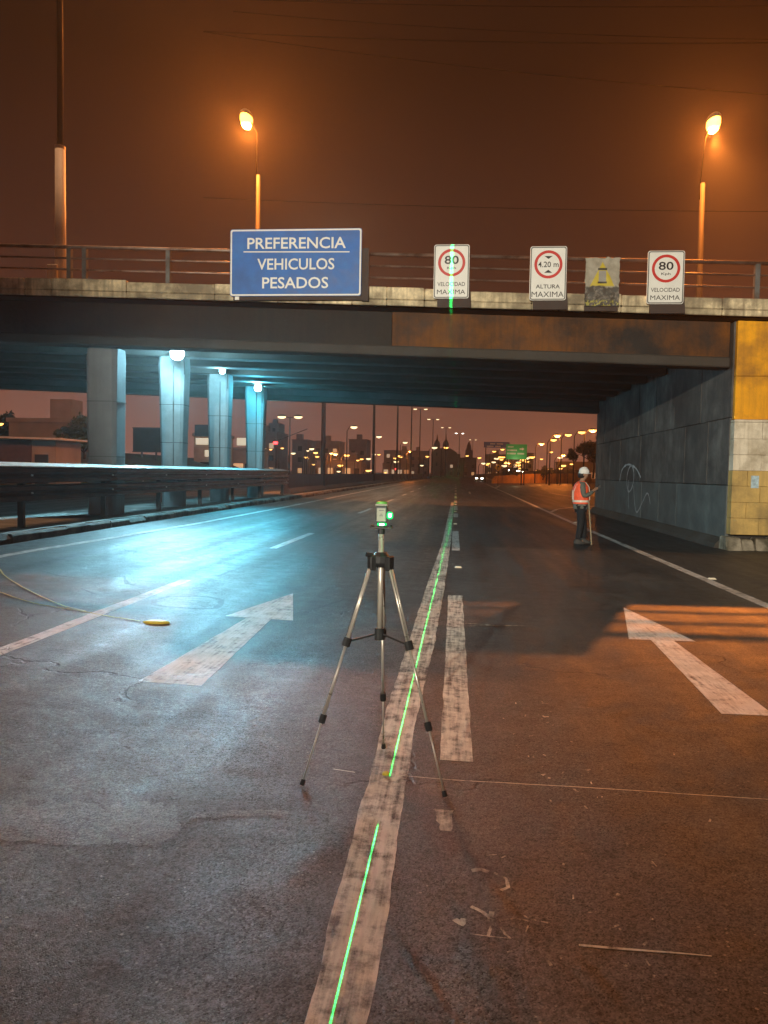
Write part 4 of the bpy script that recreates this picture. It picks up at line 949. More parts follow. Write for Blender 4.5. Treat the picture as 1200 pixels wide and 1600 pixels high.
for s in (-1, 1):
    hp = vert((0.0, s*0.085, 0.86), 0.118, a0); kn = vert((0.0 if s < 0 else 0.09, s*0.095, 0.49), 0.088, hp); vert((-0.06 if s < 0 else 0.11, s*0.10, 0.09), 0.072, kn)
skin_mesh('trousers', V, Ed, 'trousers', pp)
c = WPOS[pp.name]
def vest_row(z, rx, ry, ox): return (c.x+ox, c.y, c.z+z, rx, ry)
q = MB(); q.ell([vest_row(0.955, 0.188, 0.20, 0.0), vest_row(1.0, 0.19, 0.205, 0.0), vest_row(1.15, 0.185, 0.21, -0.005), vest_row(1.30, 0.185, 0.215, -0.012), vest_row(1.40, 0.155, 0.20, -0.012), vest_row(1.455, 0.115, 0.15, -0.008), vest_row(1.49, 0.085, 0.10, 0.0)], 24, False)
vest = q.build('vest', 'vest_orange', pp, smooth=True)
for z in (1.02,):
    q = MB(); q.ell([vest_row(z-0.025, 0.194, 0.209, 0), vest_row(z+0.025, 0.193, 0.2095, 0)], 24, False); q.build('reflective_band', 'reflective_tape', vest, smooth=True)
for s in (-1, 1):
    q = MB(); pth = [(0.187, s*0.09, 1.05), (0.178, s*0.10, 1.22), (0.160, s*0.105, 1.36), (0.08, s*0.11, 1.47), (-0.02, s*0.11, 1.475), (-0.12, s*0.10, 1.42), (-0.19, s*0.095, 1.25), (-0.188, s*0.09, 1.05)]
    rings = [[(c.x+a+(0.006 if a > 0 else -0.006), c.y+b-0.022, c.z+z), (c.x+a+(0.006 if a > 0 else -0.006), c.y+b+0.022, c.z+z), (c.x+a*0.97, c.y+b+0.022, c.z+z-0.004), (c.x+a*0.97, c.y+b-0.022, c.z+z-0.004)] for a, b, z in pth]
    q.loft(rings); q.build('reflective_band', 'reflective_tape', vest)
for s in (-1, 1):
    fx = -0.07 if s < 0 else 0.10
    q = MB(); q.ell([(c.x+fx+0.05, c.y+s*0.102, 0.002, 0.135, 0.048), (c.x+fx+0.05, c.y+s*0.102, 0.03, 0.14, 0.052), (c.x+fx+0.03, c.y+s*0.102, 0.065, 0.11, 0.05), (c.x+fx+0.0, c.y+s*0.10, 0.12, 0.06, 0.055)], 16); q.build('shoe', 'shoe', pp, smooth=True)
q = MB(); q.ell([vest_row(0.83, 0.172, 0.185, 0.0), vest_row(0.88, 0.18, 0.195, 0.0), vest_row(0.97, 0.175, 0.19, 0.0)], 22); q.build('sweater_hem', 'sweater', pp, smooth=True)
hx, hz = c.x+0.055, c.z+1.672
q = MB(); q.ell([(hx+0.012, c.y, hz, 0.152, 0.128), (hx+0.004, c.y, hz+0.012, 0.140, 0.120), (hx, c.y, hz+0.014, 0.124, 0.110), (hx-0.002, c.y, hz+0.07, 0.120, 0.106), (hx-0.004, c.y, hz+0.115, 0.095, 0.085), (hx-0.004, c.y, hz+0.142, 0.055, 0.05), (hx-0.004, c.y, hz+0.150, 0.015, 0.012)], 22, True)
hel = q.build('helmet', 'helmet', pp, smooth=True)
q = MB(); q.tube([(hx+0.10, c.y, hz+0.09), (hx+0.05, c.y, hz+0.143), (hx-0.004, c.y, hz+0.156), (hx-0.06, c.y, hz+0.143), (hx-0.11, c.y, hz+0.09)], 0.010, 6); q.build('ridge', 'helmet', hel, smooth=True)
q = MB(); q.ell([(c.x-0.01, c.y, c.z+1.57, 0.062, 0.085), (c.x+0.0, c.y, c.z+1.62, 0.085, 0.1), (c.x+0.005, c.y, c.z+1.68, 0.095, 0.104)], 14); q.build('hair', 'hair', pp, smooth=True)
hm = thing('handheld_device', 'small device with a lit screen in the surveyor hands', 'device', (c.x+0.40, c.y, 1.32))
q = MB(); q.obox((c.x+0.395, c.y, 1.345), (0.075, 0.075, 0.150), 0, 0, R(38)); q.build('body', 'black_plastic', hm, bevel=0.008)
mat_emit('screen', (0.75, 0.85, 0.70), 0.9)
q = MB(); q.obox((c.x+0.372, c.y, 1.366), (0.012, 0.06, 0.085), 0, 0, R(38)); q.build('screen', 'screen', hm)
M('rod_wood', (0.30, 0.25, 0.16), 0.7, 0.2, 10, 0.1)
q = MB(); q.tube([(3.22, 18.38, 0.0), (3.13, 18.42, 1.0)], 0.016, 8)
tag(q.build('levelling_rod', 'rod_wood', None, at=(3.22, 18.38, 0)), 'thin wooden rod leaning beside the surveyor', 'rod')

# ------------------------------------------------------------------ lamps beyond the overpass
def double_lamp(label, x, y, zb, zt, w, power=0, group=None, r_=0.16, lens='pale_far'):
    t = thing('double_street_lamp', label, 'street lamp', (x, y, zb), group)
    q = MB(); q.tube([(x, y, zb), (x, y, zt)], [r_, r_*0.6], 8); q.build('pole', 'pole_dark', t, smooth=True)
    q = MB(); q.tube([(x-w/2, y, zt+0.05), (x, y, zt-0.12), (x+w/2, y, zt+0.05)], 0.05, 6); q.build('arm', 'pole_dark', t)
    for s in (-1, 1):
        hx_ = x+s*w/2
        q = MB(); q.ell([(hx_, y, zt+0.02, 0.50, 0.26), (hx_, y, zt+0.12, 0.48, 0.24), (hx_, y, zt+0.22, 0.2, 0.12)], 10); q.build('lamp_head', 'lamp_housing', t, smooth=True)
        q = MB(); q.ell([(hx_, y, zt+0.015, 0.47, 0.24), (hx_, y, zt-0.12, 0.40, 0.20), (hx_, y, zt-0.20, 0.15, 0.10)], 10); q.build('lens', lens, t, smooth=True)
        if power: lamp('row_lamp', (hx_, y, zt-0.4), power, WARMW, 0.2, t)
    return t
row = [(-8.7, 50, 16.9, True), (-8.7, 81, 16.9, True), (-8.65, 113, 16.9, True), (-8.65, 148, 16.9, False), (-8.69, 184, 16.85, False), (-6.66, 219, 16.9, False), (-3.53, 258, 16.91, False), (1.12, 295, 16.98, False), (7.45, 351, 17.08, False)]
lab = ['thick lamp pole just beyond the fourth pier, top hidden by the deck', 'second dark lamp pole of the median row beyond the overpass', 'third thin lamp pole of the median row, top hidden by the deck', 'fourth lamp pole of the median row, just left of the first visible lamp pair',
       'tallest visible double street lamp close under the deck', 'double street lamp second below the deck in the descending row', 'double street lamp above the domed church towers', 'brightest glaring double street lamp in the middle of the row', 'lowest and farthest double street lamp of the descending row']
for (x, y, z, on), l_ in zip(row, lab):
    double_lamp(l_, x, y, 0.38, z, 2.5, P_ROW if on else 0, 'double street lamps along the median', lens='white_far' if y == 295 else 'pale_far')
double_lamp('double street lamp on a pale pole beside the cyan pier', -17.5, 80, 0.2, 7.3, 1.75, 0, r_=0.09)
def single_lamp(label, x, y, zb, zt, lens, group=None, s=1.0):
    t = thing('street_lamp', label, 'street lamp', (x, y, zb), group)
    q = MB(); q.tube([(x-0.8*s, y, zb), (x-0.8*s, y, zt-0.5*s), (x-0.5*s, y, zt+0.02), (x, y, zt+0.1*s)], [0.09*s, 0.06*s, 0.05*s, 0.04*s], 6); q.build('pole', 'pole_concrete', t, smooth=True)
    q = MB(); q.ell([(x, y, zt+0.03*s, 0.42*s, 0.22*s), (x, y, zt+0.18*s, 0.2*s, 0.12*s)], 8); q.build('lamp_head', 'lamp_housing', t)
    q = MB(); q.ell([(x, y, zt+0.02*s, 0.42*s, 0.22*s), (x, y, zt-0.13*s, 0.36*s, 0.2*s), (x, y, zt-0.24*s, 0.1*s, 0.08*s)], 8); q.build('lens', lens, t, smooth=True)
    return t
single_lamp('pale single street lamp right of the thick lamp pole', -12.04, 90, 0.2, 6.9, 'pale_far')
single_lamp('pale single street lamp right of the second dark lamp pole', -11.08, 110, 0.2, 6.74, 'pale_far')
single_lamp('pale single street lamp beside the fourth dark lamp pole', -8.62, 130, 0.3, 6.76, 'pale_far')
single_lamp('pale wide street lamp in front of the domed church', -5.04, 180, 0.3, 7.65, 'pale_far', s=1.6)
for (x, y, z), l_ in zip([(16.25, 150.0, 7.67), (17.29, 140.0, 7.98), (16.02, 125.0, 8.02), (18.43, 130.0, 8.4), (19.02, 120.0, 8.3), (18.92, 110.0, 8.03)],
    ['lowest orange street lamp nearest the green sign', 'orange street lamp second from the green sign', 'orange street lamp third from the green sign', 'orange street lamp fourth from the green sign', 'orange street lamp above the dark tree', 'orange street lamp touching the edge of the abutment wall']):
    t = single_lamp(l_, x, y, 0.0, z, 'sodium_far', 'orange street lamps along the slip road', s=1.35)
    if y in (150.0, 125.0, 110.0): lamp('slip_road_lamp', (x, y-0.3, z-0.6), 1500, SODIUM, 0.2, t)
# far scattered city lamps
small = [(-16.06, 160.0, 5.34), (-8.92, 150.0, 5.83), (-12.64, 170.0, 5.36), (-13.19, 170.0, 4.08), (-8.82, 200.0, 3.63), (-18.45, 150.0, 4.18), (-19.2, 150.0, 3.92), (-19.95, 140.0, 4.67), (-22.08, 140.0, 4.87), (-22.92, 140.0, 4.98), (-25.78, 140.0, 5.05), (-28.4, 150.0, 6.04), (-29.16, 150.0, 5.65), (-23.54, 110.0, 4.18), (-27.44, 120.0, 5.19), (-26.86, 110.0, 4.68), (-27.9, 110.0, 4.76), (7.49, 250.0, 6.9), (13.53, 260.0, 6.99), (13.6, 280.0, 9.92), (14.44, 240.0, 7.0), (13.04, 200.0, 4.81), (19.6, 180.0, 5.35), (19.32, 160.0, 6.4), (20.42, 150.0, 5.53), (19.11, 140.0, 3.44), (-9.59, 260.0, 7.28), (-3.94, 300.0, 11.73), (17.73, 300.0, 11.3), (17.76, 170.0, 2.63), (20.5, 170.0, 2.95), (4.29, 300.0, 8.63), (-17.14, 150.0, 1.95), (22.0, 165.0, 3.1), (23.5, 160.0, 4.0), (15.5, 230, 5.0), (17.5, 220, 4.4), (19.0, 210, 6.2), (-15.0, 190, 5.2), (-20.5, 180, 4.8), (-24.5, 175, 4.0), (10.0, 280, 5.6)]
random.seed(12)
small += [(random.uniform(-0.205, -0.07)*yy_, yy_, random.uniform(1.6, 5.2)*yy_/170) for yy_ in [random.uniform(150, 260) for _ in range(16)]]
small += [(random.uniform(0.035, 0.165)*yy_, yy_, random.uniform(2.6, 5.5)*yy_/180) for yy_ in [random.uniform(180, 290) for _ in range(14)]]
random.seed(4)
for i, (x, y, z) in enumerate(small):
    warm = (x > 12 and random.random() < 0.8) or random.random() < 0.55
    tl = single_lamp('tiny orange city lamp glowing far beyond the overpass' if warm else 'tiny pale city lamp glowing far beyond the overpass', x, y, 0.0, z, 'sodium_far' if warm else 'pale_far', 'tiny orange city lamps' if warm else 'tiny pale city lamps', s=random.uniform(0.7, 1.35)*y/150)
    if (x, y) in ((-22.08, 140.0), (-8.92, 150.0), (15.5, 230), (20.42, 150.0)): lamp('city_lamp', (x, y-0.3, z-0.6), 2600, SODIUM, 0.2, tl)

# ------------------------------------------------------------------ median barrier beyond the guard rail
M('barrier_concrete', (0.055, 0.05, 0.045), 0.9, 0.3, 1, 0.3, 15)
mbk = thing('median_barrier', 'dark low concrete barrier continuing beyond the guard rail', 'barrier', (-8.75, 40, 0.4))
first = None
for k in range(22):
    y0 = 39.2+6*k; x0 = -8.75+max(0, (y0-100))*0.02
    q = MB(); q.prism([(-0.3, 0.40), (0.3, 0.40), (0.3, 0.5), (0.12, 0.72), (0.09, 1.45), (-0.09, 1.45), (-0.12, 0.72), (-0.3, 0.5)], 'y', 0.015, 5.985)
    if first is None:
        q.v = [(a+x0, b+y0, z) for a, b, z in q.v]; first = q.build('barrier_section', 'barrier_concrete', mbk, at=(x0, y0, 0.4), bevel=0.01)
    else:
        o = first.copy(); C.objects.link(o); o.parent = mbk; o.location = Vector((x0, y0, 0.4))-WPOS[mbk.name]
# yellow painted retaining wall of the slip road and the dark verge behind it
M('yellow_wall', (0.42, 0.22, 0.03), 0.8, 0.25, 0.6, 0.2, 8, dirt=(0.16, 0.09, 0.03), dirt_amt=0.4)
yw = thing('yellow_barrier_wall', 'long low yellow painted wall dividing the slip road', 'wall', (12, 150, 0))
pts = [(6.6, 136.0), (7.3, 140.0), (13.3, 150.0), (19.5, 162.0), (26.1, 175.0), (36.0, 192.0), (50, 215)]; zt = [0.7, 1.3, 1.75, 1.95, 2.1, 2.3, 2.6]
for i in range(len(pts)-1):
    (xa, ya), (xb, yb) = pts[i], pts[i+1]; d = Vector((xb-xa, yb-ya)).normalized(); nn = Vector((-d.y, d.x))*0.3
    q = MB(); q.hexa([(xa, ya, -0.3), (xb, yb, -0.3), (xb+nn.x, yb+nn.y, -0.3), (xa+nn.x, ya+nn.y, -0.3), (xa, ya, zt[i]), (xb, yb, zt[i+1]), (xb+nn.x, yb+nn.y, zt[i+1]), (xa+nn.x, ya+nn.y, zt[i])])
    q.build('wall_section', 'yellow_wall', yw)
g = MB(); rows = []
for (xa, ya), z in zip(pts, zt):
    rows.append([(xa+0.2, ya+0.6, z-0.15), (xa-1, ya+8, z+0.35+0.06*max(0, xa-13)), (xa-3, ya+40, z+0.2)])
g.v = [p for r_ in rows for p in r_]; g.f = [(i*3+k, (i+1)*3+k, (i+1)*3+k+1, i*3+k+1) for i in range(len(rows)-1) for k in range(2)]
tag(g.build('verge', 'earth', smooth=True), kind='structure')

# ------------------------------------------------------------------ far signs, cars, signals
M('sign_green', (0.02, 0.40, 0.12), 0.4, 0.08, 5, 0)
M('sign_navy', (0.04, 0.09, 0.34), 0.4, 0.1, 5, 0)
M('sign_amber', (0.75, 0.48, 0.03), 0.4, 0.08, 5, 0)
def gantry(name, label, x0, x1, z0, z1, y, face, legs, bars, arrow_at=None):
    t = thing(name, label, 'sign', ((x0+x1)/2, y, 0))
    q = MB(); q.box(x0, x1, y, y+0.1, z0, z1); q.build('panel', face, t)
    for lx in legs: q = MB(); q.tube([(lx, y+0.2, 0), (lx, y+0.2, z1-0.1)], 0.10, 8); q.build('post', 'pole_concrete', t)
    w, h = x1-x0, z1-z0
    for u0, u1, v0, v1 in bars:
        # rows too far to read: short dashes of letter height
        n = max(2, int((u1-u0)*w/0.17))
        q = MB()
        for k in range(n):
            a = x0+w*(u0+(u1-u0)*(k+0.12)/n); b = x0+w*(u0+(u1-u0)*(k+0.72)/n); q.add([(a, y-0.01, z0+h*v0), (b, y-0.01, z0+h*v0), (b, y-0.01, z0+h*v1), (a, y-0.01, z0+h*v1)], [(0, 1, 2, 3)])
        q.build('lettering', 'sign_white', t)
    if arrow_at:
        ax, az = x0+w*arrow_at[0], z0+h*arrow_at[1]; s = 0.36
        q = MB(); q.add([(ax-s, y-0.01, az-0.09), (ax+0.1*s, y-0.01, az-0.09), (ax+0.1*s, y-0.01, az-0.24), (ax+s, y-0.01, az), (ax+0.1*s, y-0.01, az+0.24), (ax+0.1*s, y-0.01, az+0.09), (ax-s, y-0.01, az+0.09)], [tuple(range(7))]); q.build('arrow', 'sign_white', t)
    return t
gantry('direction_sign', 'distant green road sign with a white arrow', 7.66, 10.84, 3.97, 6.29, 120, 'sign_green', (10.1, 10.5), [(0.08, 0.36, 0.78, 0.87), (0.06, 0.52, 0.55, 0.65), (0.05, 0.47, 0.33, 0.44), (0.55, 0.88, 0.33, 0.43)], (0.76, 0.69))
gs = bpy.data.objects['direction_sign.001'] if 'direction_sign.001' in bpy.data.objects else None
q = MB(); q.tube([(9.25, 120.0, 3.9), (9.25, 118.3, 3.55)], 0.04, 6); q.build('added_light_arm', 'pole_dark', gs)  # arm and head of an added fixture, made up to brighten the green sign
q = MB(); q.obox((9.25, 118.2, 3.55), (0.5, 0.2, 0.14)); q.build('lamp_head', 'lamp_housing', gs)
lamp('added_sign_light', (9.25, 118.1, 3.75), 130, WARMW, 0.1, gs)  # added light on the green sign face
gantry('direction_sign', 'distant dark blue overhead sign behind the green sign', 5.3, 10.2, 6.75, 7.85, 150, 'sign_navy', (5.7, 9.9), [(0.25, 0.45, 0.55, 0.78), (0.5, 0.75, 0.55, 0.78), (0.12, 0.38, 0.12, 0.34), (0.45, 0.66, 0.12, 0.34)])
t = thing('warning_sign', 'small yellow diamond warning sign before the yellow wall', 'sign', (5.98, 110, 0))
q = MB(); q.tube([(5.98, 110.06, 0), (5.98, 110.06, 2.6)], 0.04, 6); q.build('post', 'pole_concrete', t)
q = MB(); q.prism([(5.98, 2.02), (6.52, 2.56), (5.98, 3.10), (5.44, 2.56)], 'y', 109.97, 110.0); q.build('panel', 'sign_amber', t)
q = MB(); q.add([(5.88, 109.96, 2.25), (5.98, 109.96, 2.25), (5.98, 109.96, 2.62), (6.22, 109.96, 2.62), (5.98, 109.96, 2.9), (5.78, 109.96, 2.62), (5.88, 109.96, 2.62)], [tuple(range(7))]); q.build('symbol', 'sign_black', t)
M('car_paint', (0.25, 0.24, 0.24), 0.35, 0.05, 3, 0, metal=0.3)
M('car_glass', (0.02, 0.02, 0.022), 0.1, 0.05, 3, 0)
mat_emit('headlight', (1.0, 0.93, 0.74), 40.0)
def car(label, x, y, z, rot=0.0):
    t = thing('car', label, 'car', (x, y, z), 'oncoming cars with headlights on')
    prof = [(-2.1, 0.35), (2.1, 0.35), (2.15, 0.75), (1.3, 0.95), (0.5, 1.42), (-1.2, 1.45), (-2.0, 0.98), (-2.15, 0.7)]
    q = MB(); q.prism([(a, b+z) for a, b in prof], 'x', x-0.85, x+0.85)
    q.v = [(p[0], y-p[1], p[2]) for p in q.v]; q.build('body', 'car_paint', t, bevel=0.05)
    q = MB(); q.hexa([(x-0.72, y-1.26, z+0.99), (x+0.72, y-1.26, z+0.99), (x+0.72, y-1.18, z+0.99), (x-0.72, y-1.18, z+0.99), (x-0.66, y-0.56, z+1.40), (x+0.66, y-0.56, z+1.40), (x+0.66, y-0.48, z+1.40), (x-0.66, y-0.48, z+1.40)]); q.build('windscreen', 'car_glass', t)
    for s in (-1, 1):
        q = MB(); q.ell([(x+s*0.62, y-2.13, z+0.60, 0.20, 0.06), (x+s*0.62, y-2.15, z+0.70, 0.24, 0.07), (x+s*0.62, y-2.13, z+0.80, 0.16, 0.05)], 8); q.build('headlight', 'headlight', t)
        for yy_ in (-1.3, 1.35):
            q = MB(); q.tube([(x+s*0.72, y+yy_, z+0.32), (x+s*0.88, y+yy_, z+0.32)], 0.32, 12); q.build('wheel', 'black_plastic', t)
car('car with bright headlights just right of the road end', 5.17, 172, 0.0)
car('oncoming car farthest up the slip road under the green sign', 12.4, 192, 2.0)
car('oncoming car with glaring headlights in the middle of the slip road queue', 12.93, 173, 1.75)
car('oncoming car nearest the yellow wall on the slip road', 14.6, 166, 1.5)
t = thing('traffic_signal', 'red traffic signal low behind the median barrier', 'traffic light', (-11.6, 150, 0))
q = MB(); q.tube([(-11.6, 150.1, 0), (-11.6, 150.1, 2.9)], 0.06, 6); q.build('post', 'pole_dark', t)
q = MB(); q.box(-11.8, -11.4, 149.9, 150.05, 1.7, 2.8); q.build('case', 'lamp_housing', t)
q = MB(); q.ell([(-11.6, 149.87, 2.12, 0.10, 0.03), (-11.6, 149.86, 2.30, 0.26, 0.05), (-11.6, 149.87, 2.48, 0.10, 0.03)], 10); q.build('lens', 'red_far', t)
t = thing('traffic_signal', 'red signal lamp hanging near the pale double lamp', 'traffic light', (-21.36, 90, 0.2))
q = MB(); q.tube([(-21.36, 90.1, 0.2), (-21.36, 90.1, 5.1), (-17.6, 90.1, 6.6)], 0.05, 6); q.build('post', 'pole_concrete', t)
q = MB(); q.box(-21.6, -21.1, 89.9, 90.05, 4.4, 5.3); q.build('case', 'lamp_housing', t)
q = MB(); q.ell([(-21.36, 89.86, 4.72, 0.18, 0.03), (-21.36, 89.85, 4.90, 0.30, 0.05), (-21.36, 89.86, 5.05, 0.18, 0.03)], 10); q.build('lens', 'red_far', t)

# ------------------------------------------------------------------ far buildings
for i, c_ in enumerate(((0.30, 0.24, 0.20), (0.36, 0.28, 0.22), (0.34, 0.27, 0.20), (0.26, 0.21, 0.18))):
    M('facade_%d' % i, c_, 0.9, 0.25, 0.4, 0.1, 6)
M('window_dark', (0.015, 0.015, 0.018), 0.2, 0.2, 1, 0)
mat_emit('window_warm', (1.0, 0.50, 0.20), 0.55); mat_emit('window_orange', (1.0, 0.36, 0.12), 0.32); mat_emit('window_pale', (1.0, 0.72, 0.46), 0.45)
def building(label, x0, x1, y, h, depth, mi, lit=0.3, name='building', bay=2.6, floor=3.2):
    t = thing(name, label, 'building', ((x0+x1)/2, y, -0.3))
    q = MB(); q.box(x0, x1, y, y+depth, -0.3, h); wl = q.build('wall', 'facade_%d' % mi, t)
    q = MB(); q.box(x0-0.15, x1+0.15, y-0.15, y+depth+0.15, h+0.003, h+0.35); rf = q.build('roof', 'facade_3', t)
    if x1-x0 > 4:
        q = MB(); bx_ = x0+(x1-x0)*random.uniform(0.2, 0.7); q.box(bx_, bx_+1.8, y+1, y+3, h+0.36, h+2.0); q.build('stair_house', 'facade_3', rf)
    nb = max(1, int((x1-x0)/bay)); nf = max(1, int(h/floor))
    for j in range(nf):
        for i in range(nb):
            cx = x0+(x1-x0)*(i+0.5)/nb; cz = 1.7+j*floor
            if cz+0.8 > h: continue
            w = 0.6
            q = MB(); q.box(cx-w, cx+w, y-0.05, y+0.02, cz-0.7, cz+0.7)
            r_ = random.random()
            q.build('window', random.choice(('window_warm', 'window_orange', 'window_pale')) if r_ < lit else 'window_dark', t)
    return t
random.seed(31)
building('dark block behind the cyan pier edge, partly lit', -52.8, -47.3, 200, 11.5, 14, 0, 0.35)
building('dark flat roofed block beside the pale double lamp', -47.6, -43.0, 221, 10.4, 12, 3, 0.25)
building('long low dark block left of the thick lamp pole', -44.8, -36.7, 240, 10.9, 12, 0, 0.3)
building('tall dark block between the two thick lamp poles', -36.4, -30.3, 260, 12.4, 12, 3, 0.2)
building('low wide hall under the third lamp pole', -28.1, -18.1, 300, 10.0, 12, 1, 0.35)
building('dark block behind the fourth lamp pole', -21.0, -12.4, 350, 11.4, 12, 0, 0.3)
building('low wide roof below the glaring double lamp', -3.6, 9.3, 350, 8.6, 14, 3, 0.15)
building('hazy block behind the green sign', 11.7, 20.0, 300, 9.0, 12, 2, 0.6)
building('glowing orange block right of the green sign', 20.6, 28.7, 290, 9.4, 12, 2, 0.8)
building('glowing low shop row under the dark trees', 24.5, 40.0, 185, 4.6, 8, 2, 0.9, bay=1.6, floor=2.2)
building('lit warehouse front behind the thick lamp pole', -31.0, -21.0, 170, 3.9, 9, 2, 0.9, bay=2.0, floor=2.4)
building('lit low shed front beside the second lamp pole', -20.0, -12.5, 210, 3.8, 8, 2, 0.9, bay=1.7, floor=2.4)
building('tall faint tower behind the cyan pier edge', -74.1, -70.0, 300, 20.0, 10, 3, 0.1)
# pale shop between the second and third piers, lit sign between the third and fourth
t = building('pale two storey shop seen between the second and third piers', -28.6, -26.0, 82, 5.2, 6, 2, 0.0)
M('billboard_face', (0.03, 0.033, 0.042), 0.5, 0.3, 1.5, 0)
q = MB(); q.box(-28.4, -26.2, 81.7, 81.85, 5.25, 6.45); q.build('dark_sign', 'billboard_face', t)
mat_emit('shop_sign', (0.9, 0.85, 0.62), 0.55)
q = MB(); q.box(-28.3, -26.3, 81.8, 81.93, 4.3, 5.0); q.build('lit_sign', 'shop_sign', t)
q = MB(); q.box(-27.3, -26.3, 81.8, 81.93, 3.0, 3.7); q.build('lit_sign', 'shop_sign', t)
t = building('small building with a lit sign seen between the third and fourth piers', -27.2, -24.3, 92, 4.0, 6, 1, 0.5, floor=2.2, bay=1.4)
q = MB(); q.box(-26.6, -25.1, 91.7, 91.85, 4.6, 5.5); q.build('lit_sign', 'shop_sign', t)
bb = thing('billboard', 'dark billboard between the first and second piers', 'billboard', (-28.9, 70, 0))
q = MB(); q.box(-30.3, -27.5, 70, 70.25, 3.2, 5.35); q.build('panel', 'billboard_face', bb)
for a in ((-30.35, -27.45, 3.12, 3.2), (-30.35, -27.45, 5.353, 5.44)):
    q = MB(); q.box(a[0], a[1], 69.95, 70.3, a[2], a[3]); q.build('frame', 'pole_dark', bb)
for sx in (-29.6, -28.2): q = MB(); q.tube([(sx, 70.4, 0.5), (sx, 70.4, 5.2)], 0.10, 8); q.build('post', 'pole_dark', bb)
# church with two domed towers and a spire further right
ch_ = thing('church', 'hazy silhouette of a church with two domed towers', 'church', (-8, 420, -0.3))
q = MB(); q.box(-13.5, 0.5, 421, 436, -0.3, 13.0); q.build('nave', 'facade_3', ch_)
q = MB(); q.hexa([(-13.5, 420.8, 13.003), (0.5, 420.8, 13.003), (0.5, 436, 13.003), (-13.5, 436, 13.003), (-10, 420.8, 15.2), (-3, 420.8, 15.2), (-3, 436, 15.2), (-10, 436, 15.2)]); q.build('roof', 'facade_3', ch_)
for tx in (-10.45, -5.65):
    q = MB(); q.box(tx-1.5, tx+1.5, 418.5, 420.9, -0.3, 16.6); tw = q.build('tower', 'facade_3', ch_)
    q = MB(); q.ell([(tx, 419.7, 16.6, 1.75, 1.75), (tx, 419.7, 17.4, 1.7, 1.7), (tx, 419.7, 18.6, 1.35, 1.35), (tx, 419.7, 19.4, 0.7, 0.7), (tx, 419.7, 20.2, 0.35, 0.35), (tx, 419.7, 22.0, 0.25, 0.25), (tx, 419.7, 22.8, 0.05, 0.05)], 12); q.build('dome', 'facade_3', tw, smooth=True)
    for z in (6.5, 12.0): q = MB(); q.box(tx-0.4, tx+0.4, 418.4, 418.52, z-0.9, z+0.9); q.build('window', 'window_dark', tw)
sp_ = thing('spire_tower', 'hazy stepped tower silhouette right of the domed church', 'tower', (7, 420, -0.3))
q = MB(); q.box(3.6, 10.6, 420, 430, -0.3, 10.4); q.build('base', 'facade_3', sp_)
q = MB(); q.box(5.0, 9.0, 420.5, 428, 10.403, 14.5); q.build('upper_stage', 'facade_3', sp_)
q = MB(); q.ell([(6.9, 424, 14.503, 1.5, 1.5), (6.9, 424, 17.0, 1.1, 1.1), (6.9, 424, 19.4, 0.15, 0.15)], 8); q.build('spire', 'facade_3', sp_)
# kiosk and fence on the far left
M('kiosk_brick', (0.085, 0.045, 0.035), 0.85, 0.3, 3, 0.3, 20)
M('roof_sheet', (0.45, 0.43, 0.40), 0.6, 0.2, 2, 0.1)
ks = thing('kiosk', 'dark brown kiosk with a pale flat roof edge behind the crash barrier', 'kiosk', (-24.5, 42, 0.2))
q = MB(); q.box(-30, -24.2, 42, 45, 0.1, 3.12); q.build('wall', 'kiosk_brick', ks)
q = MB(); q.box(-24.195, -22.76, 42.05, 45, 0.1, 3.12); q.build('side_room', 'facade_3', ks)
q = MB(); q.box(-24.0, -23.2, 42.0, 42.06, 0.2, 2.3); q.build('door', 'billboard_face', ks)
q = MB(); q.hexa([(-30.2, 41.7, 3.25), (-22.3, 41.7, 3.13), (-22.3, 45.3, 3.13), (-30.2, 45.3, 3.25), (-30.2, 41.7, 3.36), (-22.3, 41.7, 3.24), (-22.3, 45.3, 3.24), (-30.2, 45.3, 3.36)]); q.build('roof', 'roof_sheet', ks)
building('dim low house behind the kiosk roof', -36.5, -31.0, 60, 5.2, 6, 3, 0.0)
t = single_lamp('small orange lamp above the kiosk roof', -36.0, 58, 0.2, 4.95, 'sodium_far', s=0.7)
fe = thing('fence', 'low pale pipe fence on the grassy bank', 'fence', (-20, 50, 0.3))
for z in (1.35, 0.9): q = MB(); q.tube([(-25, 50, z+0.5), (-15.5, 50, z+0.3)], 0.03, 6); q.build('rail', 'rail_edge', fe)
for k in range(8):
    fx = -25+k*1.35; q = MB(); q.tube([(fx, 50.03, 0.1), (fx, 50.03, 1.85-0.2*k/7)], 0.035, 6); q.build('post', 'rail_edge', fe)

